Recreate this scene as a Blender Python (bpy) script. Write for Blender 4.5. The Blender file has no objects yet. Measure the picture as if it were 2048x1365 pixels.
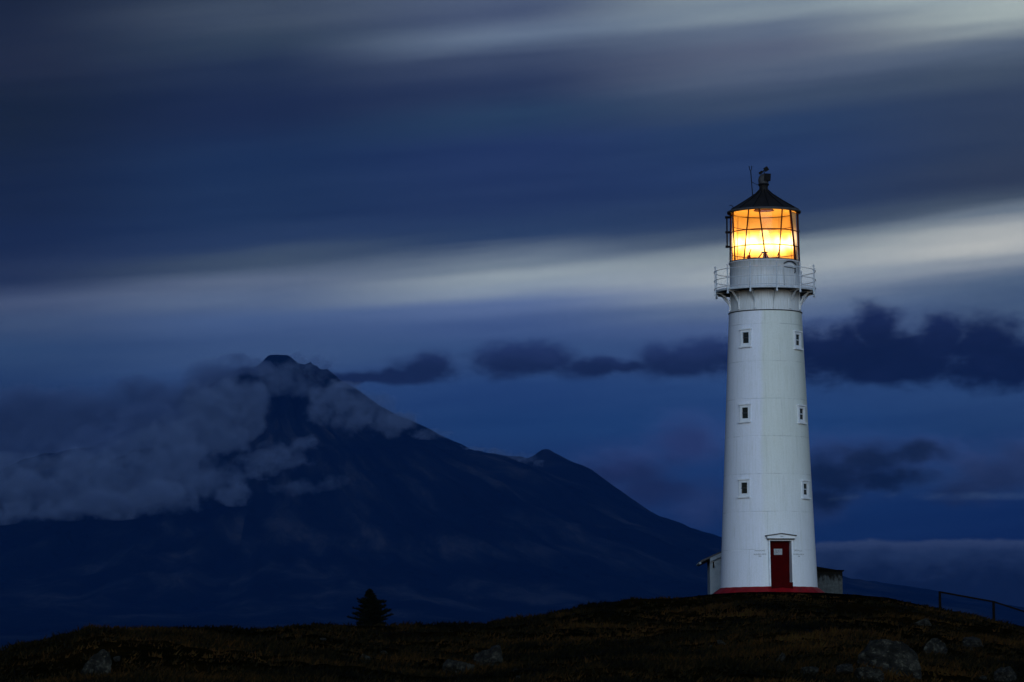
import bpy, bmesh, math, random
import numpy as np
from mathutils import Vector, Matrix

random.seed(7)
RNG = np.random.default_rng(11)
S = bpy.context.scene
COL = S.collection
R = math.radians
PI = math.pi

# ------------------------------------------------------------------ camera
FOC = 6933.0                       # focal length in photo pixels (2048 wide)
TILT = R(5.786)
ROLL = R(0.35)
ZC = 1.7                           # eye height above the ground at the tripod
FWD = Vector((0, math.cos(TILT), math.sin(TILT)))
UP0 = Vector((0, -math.sin(TILT), math.cos(TILT)))
RT0 = Vector((1, 0, 0))
RT = RT0 * math.cos(ROLL) - UP0 * math.sin(ROLL)
UP = UP0 * math.cos(ROLL) + RT0 * math.sin(ROLL)
CAM = Vector((0, 0, ZC))
cd = bpy.data.cameras.new('camera')
cam = bpy.data.objects.new('camera', cd)
COL.objects.link(cam)
cd.sensor_width = 36
cd.lens = 36 * FOC / 2048
cd.clip_start = 0.5
cd.clip_end = 200000
mw = Matrix((RT, UP, -FWD)).transposed().to_4x4()
mw.translation = CAM
cam.matrix_world = mw
S.camera = cam


def ray(px, py):
    return (FWD * FOC + RT * (px - 1024) - UP * (py - 682.5)).normalized()


def P(px, py, Y):
    """The point of the place that a sight line meets at Y metres to the east."""
    d = ray(px, py)
    return CAM + d * (Y / d.y)


def azel(px, py):
    d = ray(px, py)
    return math.degrees(math.atan2(d.x, d.y)), math.degrees(math.asin(d.z))


# ------------------------------------------------------------------ node helper
def lin(c):
    return tuple((x / 255 / 12.92) if x / 255 <= 0.04045 else ((x / 255 + 0.055) / 1.055) ** 2.4 for x in c)


class G:
    def __init__(s, nt):
        s.t = nt

    def n(s, kind, **kw):
        nd = s.t.nodes.new(kind)
        for k, v in kw.items():
            setattr(nd, k, v)
        return nd

    def put(s, sock, v):
        if isinstance(v, bpy.types.NodeSocket):
            s.t.links.new(v, sock)
        elif v is not None:
            if hasattr(sock.default_value, '__len__'):
                if not hasattr(v, '__len__'):
                    v = (v, v, v)
                v = tuple(v)
                if len(sock.default_value) == 4 and len(v) == 3:
                    v = v + (1,)
                sock.default_value = v
            else:
                sock.default_value = v

    def m(s, op, a, b=None, c=None, clamp=False):
        nd = s.n('ShaderNodeMath', operation=op, use_clamp=clamp)
        s.put(nd.inputs[0], a)
        if b is not None: s.put(nd.inputs[1], b)
        if c is not None: s.put(nd.inputs[2], c)
        return nd.outputs[0]

    def v(s, op, a, b=None, scale=None):
        nd = s.n('ShaderNodeVectorMath', operation=op)
        s.put(nd.inputs[0], a)
        if b is not None: s.put(nd.inputs[1], b)
        if scale is not None: s.put(nd.inputs['Scale'], scale)
        return nd.outputs['Value'] if op in ('DOT_PRODUCT', 'LENGTH', 'DISTANCE') else nd.outputs[0]

    def noise(s, vec, scale, detail=4, rough=0.55, out='Fac', dist=0.0):
        nd = s.n('ShaderNodeTexNoise')
        s.put(nd.inputs['Vector'], vec)
        s.put(nd.inputs['Scale'], scale)
        nd.inputs['Detail'].default_value = detail
        nd.inputs['Roughness'].default_value = rough
        nd.inputs['Distortion'].default_value = dist
        return nd.outputs[out]

    def vor(s, vec, scale, feature='F1', out='Distance'):
        nd = s.n('ShaderNodeTexVoronoi', feature=feature)
        s.put(nd.inputs['Vector'], vec)
        nd.inputs['Scale'].default_value = scale
        return nd.outputs[out]

    def ramp(s, fac, stops, interp='LINEAR'):
        nd = s.n('ShaderNodeValToRGB')
        cr = nd.color_ramp
        cr.interpolation = interp
        stops = sorted(stops, key=lambda q: q[0])
        cr.elements[0].position = stops[0][0]
        cr.elements[0].color = tuple(stops[0][1]) + (1,)
        cr.elements[1].position = stops[-1][0]
        cr.elements[1].color = tuple(stops[-1][1]) + (1,)
        for p, c in stops[1:-1]:
            e = cr.elements.new(p)
            e.color = tuple(c) + (1,)
        s.put(nd.inputs[0], fac)
        return nd.outputs[0]

    def mix(s, fac, a, b, blend='MIX'):
        nd = s.n('ShaderNodeMix', data_type='RGBA', blend_type=blend, clamp_factor=True)
        s.put(nd.inputs[0], fac)
        s.put(nd.inputs[6], a)
        s.put(nd.inputs[7], b)
        return nd.outputs[2]

    def sm(s, x, lo, hi, a=0.0, b=1.0):
        nd = s.n('ShaderNodeMapRange', interpolation_type='SMOOTHSTEP')
        s.put(nd.inputs[0], x)
        nd.inputs[1].default_value = lo
        nd.inputs[2].default_value = hi
        nd.inputs[3].default_value = a
        nd.inputs[4].default_value = b
        return nd.outputs[0]

    def xyz(s, vec):
        nd = s.n('ShaderNodeSeparateXYZ')
        s.put(nd.inputs[0], vec)
        return nd.outputs

    def vec(s, x, y, z):
        nd = s.n('ShaderNodeCombineXYZ')
        s.put(nd.inputs[0], x); s.put(nd.inputs[1], y); s.put(nd.inputs[2], z)
        return nd.outputs[0]


# ------------------------------------------------------------------ sky
SUN_EL = R(9.0)
SUN_ROT = R(180 - 4)          # low in the west, behind the tripod
NISH = 0.10
W = bpy.data.worlds.new('World')
S.world = W
W.use_nodes = True
W.node_tree.nodes.clear()
g = G(W.node_tree)
tc = g.n('ShaderNodeTexCoord').outputs['Generated']
dirv = g.v('NORMALIZE', tc)
dx, dy, dz = g.xyz(dirv)
AZ = g.m('MULTIPLY', g.m('ARCTAN2', dx, dy), 57.29578)
EL = g.m('MULTIPLY', g.m('ARCSINE', dz), 57.29578)
SKEW = 0.082
# streaks of high cloud drawn out by the wind: one stretched noise pushes the bands about
st = g.vec(g.m('MULTIPLY', AZ, 0.09), g.m('SUBTRACT', EL, g.m('MULTIPLY', AZ, SKEW)), 0.0)
n1 = g.noise(st, 1.1, 5, 0.55)
n2 = g.noise(g.v('ADD', st, (7.3, 2.1, 0)), 3.2, 5, 0.5)
skew_on = g.sm(EL, 5.6, 6.9, 0.0, SKEW)
WEL = g.m('SUBTRACT', EL, g.m('MULTIPLY', AZ, skew_on))
WEL = g.m('ADD', WEL, g.m('MULTIPLY', g.m('SUBTRACT', n1, 0.5), g.sm(EL, 5.0, 7.0, 0.12, 0.55)))
WMIN, WMAX = 1.0, 12.6
HAZE_D = 2.2e-5                    # density of the evening air (built at the end)
AIR = (0.0020, 0.0125, 0.066)      # its own glow where it is deep


def behind(c, el):
    """Brightness the sky needs behind the air so that it reads as c through it."""
    L = min(34500.0, 2760.0 / math.sin(R(max(el, 0.5))))
    t = math.exp(-HAZE_D * L)
    return tuple(max((x - a * (1 - t)) / t, x * 0.25) for x, a in zip(c, AIR))



def band(px, rows):
    out = []
    for py, c in rows:
        a, e = azel(px, py)
        t = min(max((e - 5.6) / 1.3, 0), 1)
        w = e - a * SKEW * t * t * (3 - 2 * t)
        k = 0.84 if py > 760 else (0.92 if py > 690 else 1.0)
        out.append(((w - WMIN) / (WMAX - WMIN), behind(tuple(k * q * ((0.88 if c[2] < 112 else 0.97) if i == 2 and py < 760 else 1.0) for i, q in enumerate(lin(c))), e)))
    return out


cols = [
 (0, [(-60, (24, 34, 60)), (60, (30, 40, 68)), (130, (33, 42, 70)), (230, (24, 36, 63)), (400, (24, 38, 73)), (480, (25, 40, 79)),
      (560, (36, 50, 88)), (610, (64, 78, 112)), (650, (58, 76, 112)), (700, (46, 70, 112)), (780, (36, 60, 104)), (850, (30, 52, 95)), (1000, (24, 44, 84))]),
 (512, [(-60, (45, 58, 85)), (30, (62, 75, 102)), (80, (47, 62, 90)), (140, (34, 48, 82)), (220, (28, 42, 80)), (330, (28, 48, 90)),
        (430, (30, 50, 92)), (490, (37, 56, 98)), (530, (62, 78, 108)), (570, (88, 102, 130)), (600, (84, 101, 134)), (640, (64, 86, 130)),
        (700, (56, 80, 125)), (800, (40, 68, 118)), (1000, (26, 50, 100))]),
 (1024, [(-60, (88, 102, 128)), (20, (72, 85, 115)), (75, (96, 112, 138)), (120, (57, 70, 105)), (170, (41, 55, 93)), (230, (38, 60, 98)),
         (300, (34, 52, 100)), (400, (34, 52, 98)), (480, (40, 60, 102)), (520, (105, 120, 140)), (550, (142, 155, 168)), (580, (128, 143, 164)),
         (610, (86, 106, 150)), (650, (62, 84, 132)), (700, (52, 78, 126)), (780, (36, 65, 118)), (850, (29, 60, 112)), (950, (28, 55, 105)), (1100, (24, 48, 98))]),
 (1536, [(-60, (140, 155, 165)), (20, (124, 139, 154)), (60, (92, 106, 130)), (100, (88, 98, 122)), (150, (80, 93, 118)), (200, (56, 72, 105)),
         (250, (39, 60, 102)), (330, (36, 56, 102)), (420, (40, 58, 98)), (455, (62, 78, 109)), (490, (125, 138, 150)), (540, (150, 160, 170)),
         (570, (134, 147, 164)), (610, (90, 108, 140)), (650, (68, 88, 132)), (700, (55, 78, 126)), (780, (40, 70, 122)), (850, (32, 65, 118)),
         (920, (28, 58, 112)), (1050, (18, 45, 95)), (1200, (16, 40, 88))]),
 (2048, [(-60, (165, 180, 185)), (20, (160, 172, 175)), (50, (138, 150, 158)), (90, (82, 96, 119)), (140, (62, 76, 104)), (200, (50, 64, 96)),
         (280, (46, 60, 92)), (350, (46, 58, 88)), (390, (62, 75, 101)), (420, (105, 118, 135)), (455, (158, 164, 171)), (490, (172, 176, 180)),
         (520, (130, 140, 155)), (560, (76, 95, 125)), (620, (60, 80, 115)), (700, (46, 70, 115)), (780, (40, 68, 117)), (880, (30, 58, 106)),
         (960, (34, 60, 107)), (1010, (17, 42, 92)), (1200, (14, 34, 80))]),
]
wf = g.m('DIVIDE', g.m('SUBTRACT', WEL, WMIN), WMAX - WMIN)
view = None
prev_az = None
for px, rows in cols:
    c = g.ramp(wf, band(px, rows), 'EASE')
    a = azel(px, 550)[0]
    view = c if view is None else g.mix(g.sm(AZ, prev_az, a), view, c)
    prev_az = a
# thin streaky variation in brightness
view = g.mix(1.0, view, g.ramp(n2, [(0.25, (0.86, 0.88, 0.92)), (0.75, (1.13, 1.11, 1.07))]), 'MULTIPLY')

# low cumulus far out beyond the mountain, each a heap of rounded puffs with ragged edges
pv = g.vec(AZ, EL, 0.0)
wn = g.noise(pv, 1.5, 5, 0.58, out='Color')
warp = g.v('ADD', pv, g.v('MULTIPLY', g.v('SUBTRACT', wn, (0.5, 0.5, 0.5)), (0.62, 0.36, 0.0)))
drag = g.vec(g.m('MULTIPLY', AZ, 0.55), EL, 3.0)           # torn sideways by the wind
ragg = g.m('SUBTRACT', g.noise(drag, 3.4, 6, 0.62), 0.5)
ragf = g.m('SUBTRACT', g.noise(g.v('ADD', drag, (5, 9, 2)), 7.5, 4, 0.6), 0.5)
inner = g.noise(g.v('ADD', drag, (1.5, 4, 8)), 2.2, 5, 0.6)


def heap(blobs):
    d = None
    for px, py, rx, ry in blobs:
        a, e = azel(px, py)
        q = g.v('MULTIPLY', g.v('SUBTRACT', warp, (a, e, 0)), (121 / rx, 121 / ry, 0))
        r2 = g.m('SUBTRACT', 1.0, g.v('LENGTH', q))
        d = r2 if d is None else g.m('SMOOTH_MAX', d, r2, 0.25)
    return g.m('ADD', d, g.m('ADD', g.m('MULTIPLY', ragg, 0.85), g.m('MULTIPLY', ragf, 0.35)))


heaps = [
 # pale veils first, then the dark heaps in front of them
 ([(1250, 945, 150, 85), (1390, 880, 130, 75), (1400, 1010, 110, 70)], (37, 54, 98), 0.75, 1.0),
 ([(1720, 925, 190, 80), (1850, 905, 120, 50), (1640, 1000, 90, 60)], (36, 53, 96), 0.75, 1.0),
 ([(1990, 945, 150, 70), (2080, 920, 110, 80)], (38, 55, 98), 0.75, 1.0),
 # the long dark line of cumulus level with the summit
 ([(720, 754, 120, 16), (800, 750, 115, 22), (850, 738, 95, 36), (1010, 722, 86, 48), (1090, 716, 86, 40), (1185, 734, 105, 28), (1250, 738, 60, 16), (1340, 718, 86, 46), (1410, 716, 100, 46), (1480, 720, 95, 44)],
  (23, 38, 77), 0.95, 0.60),
 ([(1680, 705, 160, 72), (1750, 665, 66, 74), (1820, 712, 180, 72), (1885, 672, 64, 62), (1965, 690, 100, 74), (2080, 720, 140, 66), (1990, 735, 180, 52), (1560, 705, 125, 56), (1780, 735, 200, 50)],
  (15, 29, 66), 0.98, 0.62),
 # fainter broken cloud lower down
 ([(1370, 892, 78, 50), (1250, 945, 100, 48), (1300, 985, 100, 45)], (27, 41, 82), 0.85, 0.80),
 ([(1660, 950, 100, 54), (1740, 922, 115, 50), (1830, 905, 95, 32), (1640, 990, 66, 46), (1780, 955, 110, 34)], (13, 28, 60), 0.93, 0.80),
 ([(1990, 950, 115, 48), (2060, 920, 85, 48), (1930, 985, 90, 36)], (28, 43, 80), 0.85, 0.80),
]
for blobs, c, al, soft in heaps:
    d = heap(blobs)
    f = g.m('MULTIPLY', g.sm(d, -0.12, soft), al)
    els = [azel(x, y - 0.8 * ry)[1] for x, y, rx, ry in blobs] + [azel(x, y + 0.6 * ry)[1] for x, y, rx, ry in blobs]
    ce_ = behind(lin(c), sum(els) / len(els))
    # tops catch a little of the sky, flat bases stay dark
    lift = g.m('ADD', g.sm(EL, min(els) + 0.25 * (max(els) - min(els)), max(els)), g.m('MULTIPLY', g.m('SUBTRACT', inner, 0.5), 1.3))
    cc = g.mix(g.sm(lift, -0.2, 1.1), tuple(x * 0.78 for x in ce_), tuple(x * 1.8 for x in ce_))
    view = g.mix(f, view, cc)
# flat bank of cloud lying on the horizon to the right
a0, e0 = azel(1800, 1082)
eb = g.m('ADD', EL, g.m('MULTIPLY', g.m('SUBTRACT', g.noise(g.vec(g.m('MULTIPLY', AZ, 0.7), 0.0, 4.0), 1.6, 4, 0.55), 0.5), 0.22))
eb = g.m('ADD', eb, g.m('ADD', g.m('MULTIPLY', ragg, 0.10), g.m('MULTIPLY', ragf, 0.07)))
bank = g.mix(g.sm(g.m('ADD', EL, g.m('MULTIPLY', ragg, 0.9)), e0 - 0.75, e0 + 0.05), behind(lin((12, 27, 60)), 2), behind(lin((31, 48, 84)), 2.5))
# a thin pale streak above it
sl = g.m('ABSOLUTE', g.m('SUBTRACT', EL, g.m('ADD', azel(1850, 994)[1], g.m('MULTIPLY', ragg, 0.10))))
view = g.mix(g.m('MULTIPLY', g.sm(sl, 0.10, 0.0), g.m('MULTIPLY', g.sm(g.m('ADD', AZ, g.m('MULTIPLY', ragg, 9.0)), 5.5, 8.6), 0.42)), view, behind(lin((54, 77, 116)), 3.2))
bank = g.mix(g.m('MULTIPLY', g.sm(eb, e0 - 0.22, e0 - 0.02), 0.75), bank, behind(lin((46, 61, 97)), 2.5))
view = g.mix(g.m('MULTIPLY', g.sm(eb, e0 + 0.03, e0 - 0.05), g.sm(AZ, 2.2, 4.5, 0.0, 0.9)), view, bank)

sky = g.n('ShaderNodeTexSky', sky_type='NISHITA', sun_disc=False)
sky.sun_elevation = SUN_EL
sky.sun_rotation = SUN_ROT
sky.air_density = 1.0
sky.dust_density = 1.5
sky.ozone_density = 4.0
clear = g.v('MULTIPLY', sky.outputs[0], (NISH, NISH, NISH))
# the rest of the sky carries the same broken dark deck, thickest overhead
deck = g.noise(g.v('MULTIPLY', dirv, (2.0, 2.0, 5.0)), 1.3, 4, 0.55)
deckf = g.m('MULTIPLY', g.sm(dz, 0.02, 0.45), g.sm(deck, 0.15, 0.6))
clear = g.mix(deckf, clear, lin((52, 66, 96)))
mask = g.m('MULTIPLY', g.sm(g.m('ABSOLUTE', AZ), 62, 40), g.sm(EL, 24, 13))
final = g.mix(mask, clear, view)
bg = g.n('ShaderNodeBackground')
bg.inputs['Strength'].default_value = 1.0
g.put(bg.inputs['Color'], final)
wo = g.n('ShaderNodeOutputWorld')
W.node_tree.links.new(bg.outputs[0], wo.inputs['Surface'])
W.cycles.sampling_method = 'MANUAL'
W.cycles.sample_map_resolution = 512

# ------------------------------------------------------------------ afterglow: one broad soft sun low in the west
sd = bpy.data.lights.new('sun', 'SUN')
sd.energy = 1.42
sd.angle = R(40)
sd.color = (0.49, 0.73, 1.0)
sun = bpy.data.objects.new('sun', sd)
COL.objects.link(sun)
sv = Vector((math.sin(SUN_ROT) * math.cos(SUN_EL), math.cos(SUN_ROT) * math.cos(SUN_EL), math.sin(SUN_EL)))
sun.rotation_euler = sv.to_track_quat('Z', 'Y').to_euler()
sun.location = (0, -60, 40)

# ------------------------------------------------------------------ exposure
S.view_settings.view_transform = 'Standard'
S.view_settings.look = 'None'
S.view_settings.exposure = 0.0
S.view_settings.gamma = 1.0
S.cycles.max_bounces = 6
S.cycles.diffuse_bounces = 3
S.cycles.transparent_max_bounces = 24
S.cycles.volume_bounces = 0
S.cycles.volume_step_rate = 0.5
S.cycles.caustics_reflective = False
S.cycles.caustics_refractive = False
S.cycles.sample_clamp_indirect = 4.0


# ------------------------------------------------------------------ mesh helpers
def tag(o, label=None, cat=None, group=None, kind=None):
    if label: o['label'] = label
    if cat: o['category'] = cat
    if group: o['group'] = group
    if kind: o['kind'] = kind
    return o


def empty(name, loc, rz=0.0):
    o = bpy.data.objects.new(name, None)
    o.empty_display_size = 0.3
    COL.objects.link(o)
    o.location = loc
    o.rotation_euler = (0, 0, rz)
    return o


def mesh_np(name, V, F, mat, parent=None, smooth=True, loc=None):
    """V (n,3), F (m,k) arrays with one polygon size."""
    V = np.asarray(V, np.float32); F = np.asarray(F, np.int32)
    me = bpy.data.meshes.new(name)
    me.vertices.add(len(V)); me.vertices.foreach_set('co', V.ravel())
    k = F.shape[1]
    me.loops.add(F.size); me.loops.foreach_set('vertex_index', F.ravel())
    me.polygons.add(len(F)); me.polygons.foreach_set('loop_start', np.arange(0, F.size, k, dtype=np.int32))
    me.polygons.foreach_set('use_smooth', np.full(len(F), smooth))
    me.update(calc_edges=True)
    me.materials.append(mat)
    o = bpy.data.objects.new(name, me)
    COL.objects.link(o)
    if parent is not None: o.parent = parent
    if loc is not None: o.location = loc
    return o


class MB:
    def __init__(s):
        s.V, s.F, s.sm = [], [], []

    def add(s, V, F, smooth=False):
        b = len(s.V)
        s.V += [tuple(v) for v in V]
        s.F += [tuple(b + i for i in f) for f in F]
        s.sm += [smooth] * len(F)

    def box(s, c, size, M=None):
        x, y, z = (q / 2 for q in size)
        V = [Vector((i * x, j * y, k * z)) for i in (-1, 1) for j in (-1, 1) for k in (-1, 1)]
        if M is not None: V = [M @ v for v in V]
        V = [v + Vector(c) for v in V]
        s.add(V, [(0, 1, 3, 2), (4, 6, 7, 5), (0, 4, 5, 1), (2, 3, 7, 6), (0, 2, 6, 4), (1, 5, 7, 3)])
        return s

    def hexa(s, b4, t4):
        s.add(list(b4) + list(t4), [(3, 2, 1, 0), (4, 5, 6, 7), (0, 1, 5, 4), (1, 2, 6, 5), (2, 3, 7, 6), (3, 0, 4, 7)])
        return s

    def tube(s, pts, r, n=8, closed=False):
        pts = [Vector(p) for p in pts]
        rr = r if hasattr(r, '__len__') else [r] * len(pts)
        L = len(pts)
        V = []
        ref = None
        for i, p in enumerate(pts):
            a = pts[(i - 1) % L] if (closed or i > 0) else p
            b = pts[(i + 1) % L] if (closed or i < L - 1) else p
            t = (b - a).normalized()
            if ref is None:
                ref = Vector((0, 0, 1)) if abs(t.z) < 0.9 else Vector((1, 0, 0))
            u = (ref - t * ref.dot(t)).normalized()
            w = t.cross(u)
            ref = u
            for k in range(n):
                an = 2 * PI * k / n
                V.append(p + u * math.cos(an) * rr[i] + w * math.sin(an) * rr[i])
        F = []
        for i in range(L if closed else L - 1):
            for k in range(n):
                a, b = i * n + k, i * n + (k + 1) % n
                c, d = ((i + 1) % L) * n + (k + 1) % n, ((i + 1) % L) * n + k
                F.append((a, b, c, d))
        s.add(V, F, True)
        if not closed:
            s.add([V[k] for k in range(n)], [tuple(range(n))[::-1]])
            s.add([V[(L - 1) * n + k] for k in range(n)], [tuple(range(n))])
        return s

    def lathe(s, prof, n=64, a0=0.0, a1=2 * PI, smooth=True):
        full = abs(a1 - a0 - 2 * PI) < 1e-6
        m = n if full else n + 1
        V = []
        for r, z in prof:
            for k in range(m):
                a = a0 + (a1 - a0) * k / n
                V.append((r * math.sin(a), -r * math.cos(a), z))
        F = []
        for i in range(len(prof) - 1):
            for k in range(n):
                k2 = (k + 1) % m
                F.append((i * m + k, i * m + k2, (i + 1) * m + k2, (i + 1) * m + k))
        s.add(V, F, smooth)
        return s

    def build(s, name, mat, parent=None, loc=None):
        me = bpy.data.meshes.new(name)
        me.from_pydata(s.V, [], s.F)
        me.polygons.foreach_set('use_smooth', s.sm)
        me.materials.append(mat)
        me.update()
        o = bpy.data.objects.new(name, me)
        COL.objects.link(o)
        if parent is not None: o.parent = parent
        if loc is not None: o.location = loc
        return o


# numpy value noise
def vnoise(x, y, seed=0):
    xi = np.floor(x).astype(np.int64); yi = np.floor(y).astype(np.int64)
    xf = x - xi; yf = y - yi
    u = xf * xf * (3 - 2 * xf); v = yf * yf * (3 - 2 * yf)

    def h(a, b):
        q = (a * 374761393 + b * 668265263 + seed * 2147483647) & 0xFFFFFFFF
        q = ((q ^ (q >> 13)) * 1274126177) & 0xFFFFFFFF
        return ((q ^ (q >> 16)) & 0xFFFF) / 65535.0
    return (h(xi, yi) * (1 - u) + h(xi + 1, yi) * u) * (1 - v) + (h(xi, yi + 1) * (1 - u) + h(xi + 1, yi + 1) * u) * v


def fbm(x, y, oct=4, seed=0, rough=0.5):
    t = 0; a = 1; n = 0
    for i in range(oct):
        t = t + a * (vnoise(x * 2 ** i + 17.3 * i, y * 2 ** i - 9.1 * i, seed + i) - 0.5); n += a; a *= rough
    return t / n * 2


def sstep(x, a, b):
    t = np.clip((x - a) / (b - a), 0, 1)
    return t * t * (3 - 2 * t)


# ------------------------------------------------------------------ materials
def mat_new(name):
    m = bpy.data.materials.new(name)
    m.use_nodes = True
    nt = m.node_tree
    b = nt.nodes['Principled BSDF']
    return m, G(nt), b


def mat_plain(name, col, rough=0.6, metal=0.0, vary=0.15, scale=6.0, bump=0.0, spec=0.5):
    m, g, b = mat_new(name)
    co = g.n('ShaderNodeTexCoord').outputs['Object']
    n = g.noise(co, scale, 5, 0.6)
    c = g.mix(1.0, col, g.ramp(n, [(0.3, (1 - vary,) * 3), (0.7, (1 + vary,) * 3)]), 'MULTIPLY')
    g.put(b.inputs['Base Color'], c)
    b.inputs['Roughness'].default_value = rough
    b.inputs['Metallic'].default_value = metal
    b.inputs['Specular IOR Level'].default_value = spec
    if bump:
        bn = g.n('ShaderNodeBump'); bn.inputs['Strength'].default_value = bump; bn.inputs['Distance'].default_value = 0.02
        g.put(bn.inputs['Height'], n); g.put(b.inputs['Normal'], bn.outputs[0])
    return m


def mat_tower():
    m, g, b = mat_new('white_painted_iron')
    co = g.n('ShaderNodeTexCoord').outputs['Object']
    x, y, z = g.xyz(co)
    ang = g.m('MULTIPLY', g.m('ARCTAN2', x, g.m('MULTIPLY', y, -1.0)), 57.29578)
    # sheets of plate: courses 1.78 m high, joints staggered
    crs = g.m('DIVIDE', g.m('SUBTRACT', z, 1.76), 1.785)
    cell = g.m('FLOOR', crs)
    fr = g.m('SUBTRACT', crs, cell)
    dist = g.m('MULTIPLY', g.m('MINIMUM', fr, g.m('SUBTRACT', 1.0, fr)), 1.785)
    seam = g.sm(dist, 0.030, 0.008)
    off = g.m('MULTIPLY', g.m('MODULO', g.m('ABSOLUTE', cell), 2.0), 0.5)
    pa = g.m('ADD', g.m('DIVIDE', g.m('ADD', ang, 361.0), 45.0), off)
    pf = g.m('FRACT', pa)
    vd = g.m('MULTIPLY', g.m('MINIMUM', pf, g.m('SUBTRACT', 1.0, pf)), 1.6)
    vseam = g.sm(vd, 0.026, 0.006)
    brk = g.sm(g.noise(co, 1.3, 3, 0.6), 0.38, 0.62)
    seamf = g.m('MULTIPLY', g.m('MAXIMUM', seam, g.m('MULTIPLY', vseam, 0.6)), g.m('MULTIPLY', brk, 0.34))
    # paint: bluer on one side, greener on the other; rain streaks
    side = g.sm(g.m('ADD', ang, g.m('MULTIPLY', g.m('SUBTRACT', g.noise(co, 0.9, 3), 0.5), 8.0)), -11.0, -2.0)
    up = g.sm(z, 1.5, 7.5)
    base = g.mix(g.m('MULTIPLY', side, g.m('ADD', 0.35, g.m('MULTIPLY', up, 0.65))), (0.72, 0.75, 0.84), (0.65, 0.69, 0.66))
    stv = g.vec(g.m('MULTIPLY', ang, 0.16), g.m('MULTIPLY', z, 0.22), 0.0)
    streak = g.noise(stv, 3.0, 6, 0.62)
    blot = g.noise(co, 0.8, 5, 0.6)
    tone = g.m('ADD', g.m('MULTIPLY', streak, 0.65), g.m('MULTIPLY', blot, 0.35))
    base = g.mix(1.0, base, g.ramp(tone, [(0.30, (0.88, 0.89, 0.85)), (0.5, (1.0, 1.0, 1.0)), (0.7, (1.05, 1.05, 1.07))]), 'MULTIPLY')
    fine = g.noise(co, 14.0, 4, 0.6)
    base = g.mix(1.0, base, g.ramp(fine, [(0.3, (0.95, 0.95, 0.94)), (0.7, (1.04, 1.04, 1.04))]), 'MULTIPLY')
    # algae on the flank away from the weather
    alg = g.m('MULTIPLY', g.sm(ang, 48, 72), g.m('MULTIPLY', g.sm(ang, 84, 74), g.sm(streak, 0.25, 0.6)))
    base = g.mix(g.m('MULTIPLY', alg, g.m('MULTIPLY', g.sm(z, 3.0, 11.0), 0.55)), base, (0.40, 0.43, 0.36))
    rust = g.m('MULTIPLY', g.sm(g.noise(stv, 9.0, 4, 0.6), 0.62, 0.76), 0.22)
    base = g.mix(rust, base, (0.38, 0.30, 0.22))
    base = g.mix(seamf, base, (0.20, 0.22, 0.24))
    g.put(b.inputs['Base Color'], base)
    b.inputs['Roughness'].default_value = 0.55
    b.inputs['Specular IOR Level'].default_value = 0.3
    bn = g.n('ShaderNodeBump'); bn.inputs['Strength'].default_value = 0.5; bn.inputs['Distance'].default_value = 0.01
    h = g.m('SUBTRACT', g.m('MULTIPLY', g.noise(co, 3.0, 5, 0.6), 0.6), g.m('MAXIMUM', seam, vseam))
    g.put(bn.inputs['Height'], h); g.put(b.inputs['Normal'], bn.outputs[0])
    return m


def mat_white_drum():
    m, g, b = mat_new('weathered_white_iron')
    co = g.n('ShaderNodeTexCoord').outputs['Object']
    x, y, z = g.xyz(co)
    ang = g.m('MULTIPLY', g.m('ARCTAN2', x, g.m('MULTIPLY', y, -1.0)), 57.29578)
    stv = g.vec(g.m('MULTIPLY', ang, 0.2), g.m('MULTIPLY', z, 0.35), 0.0)
    streak = g.noise(stv, 3.0, 6, 0.62)
    base = g.ramp(streak, [(0.28, (0.50, 0.50, 0.46)), (0.48, (0.62, 0.64, 0.66)), (0.7, (0.72, 0.74, 0.78))])
    rust = g.m('MULTIPLY', g.sm(g.noise(stv, 7.0, 5, 0.65), 0.6, 0.74), 0.5)
    base = g.mix(rust, base, (0.36, 0.26, 0.17))
    shade_grime = g.m('MULTIPLY', g.sm(g.m('ADD', z, g.m('MULTIPLY', g.m('SUBTRACT', streak, 0.5), 0.9)), 13.55, 14.15), g.sm(z, 14.25, 14.15))  # streaky dirt plus the shade beneath the gallery, both painted on the drum top
    base = g.mix(g.m('MULTIPLY', shade_grime, 0.75), base, (0.16, 0.135, 0.11))
    pf = g.m('FRACT', g.m('DIVIDE', g.m('ADD', ang, 366.0), 45.0))
    vd = g.m('MINIMUM', pf, g.m('SUBTRACT', 1.0, pf))
    base = g.mix(g.sm(vd, 0.014, 0.004, 0.0, 0.35), base, (0.25, 0.26, 0.27))
    g.put(b.inputs['Base Color'], base)
    b.inputs['Roughness'].default_value = 0.6
    return m


def mat_glass():
    m, g, b = mat_new('lantern_glass')
    nt = m.node_tree
    tr = g.n('ShaderNodeBsdfTransparent'); tr.inputs[0].default_value = (0.97, 0.98, 0.97, 1)
    gl = g.n('ShaderNodeBsdfGlossy'); gl.inputs['Roughness'].default_value = 0.04
    fr = g.n('ShaderNodeFresnel'); fr.inputs[0].default_value = 1.5
    mx = g.n('ShaderNodeMixShader')
    nt.links.new(g.m('MULTIPLY', fr.outputs[0], 0.4), mx.inputs[0]); nt.links.new(tr.outputs[0], mx.inputs[1]); nt.links.new(gl.outputs[0], mx.inputs[2])
    nt.links.new(mx.outputs[0], nt.nodes['Material Output'].inputs['Surface'])
    return m


def mat_emit(name, col, s):
    m, g, b = mat_new(name)
    b.inputs['Base Color'].default_value = (0.8, 0.7, 0.5, 1)
    b.inputs['Emission Color'].default_value = col + (1,)
    b.inputs['Emission Strength'].default_value = s
    return m


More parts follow.
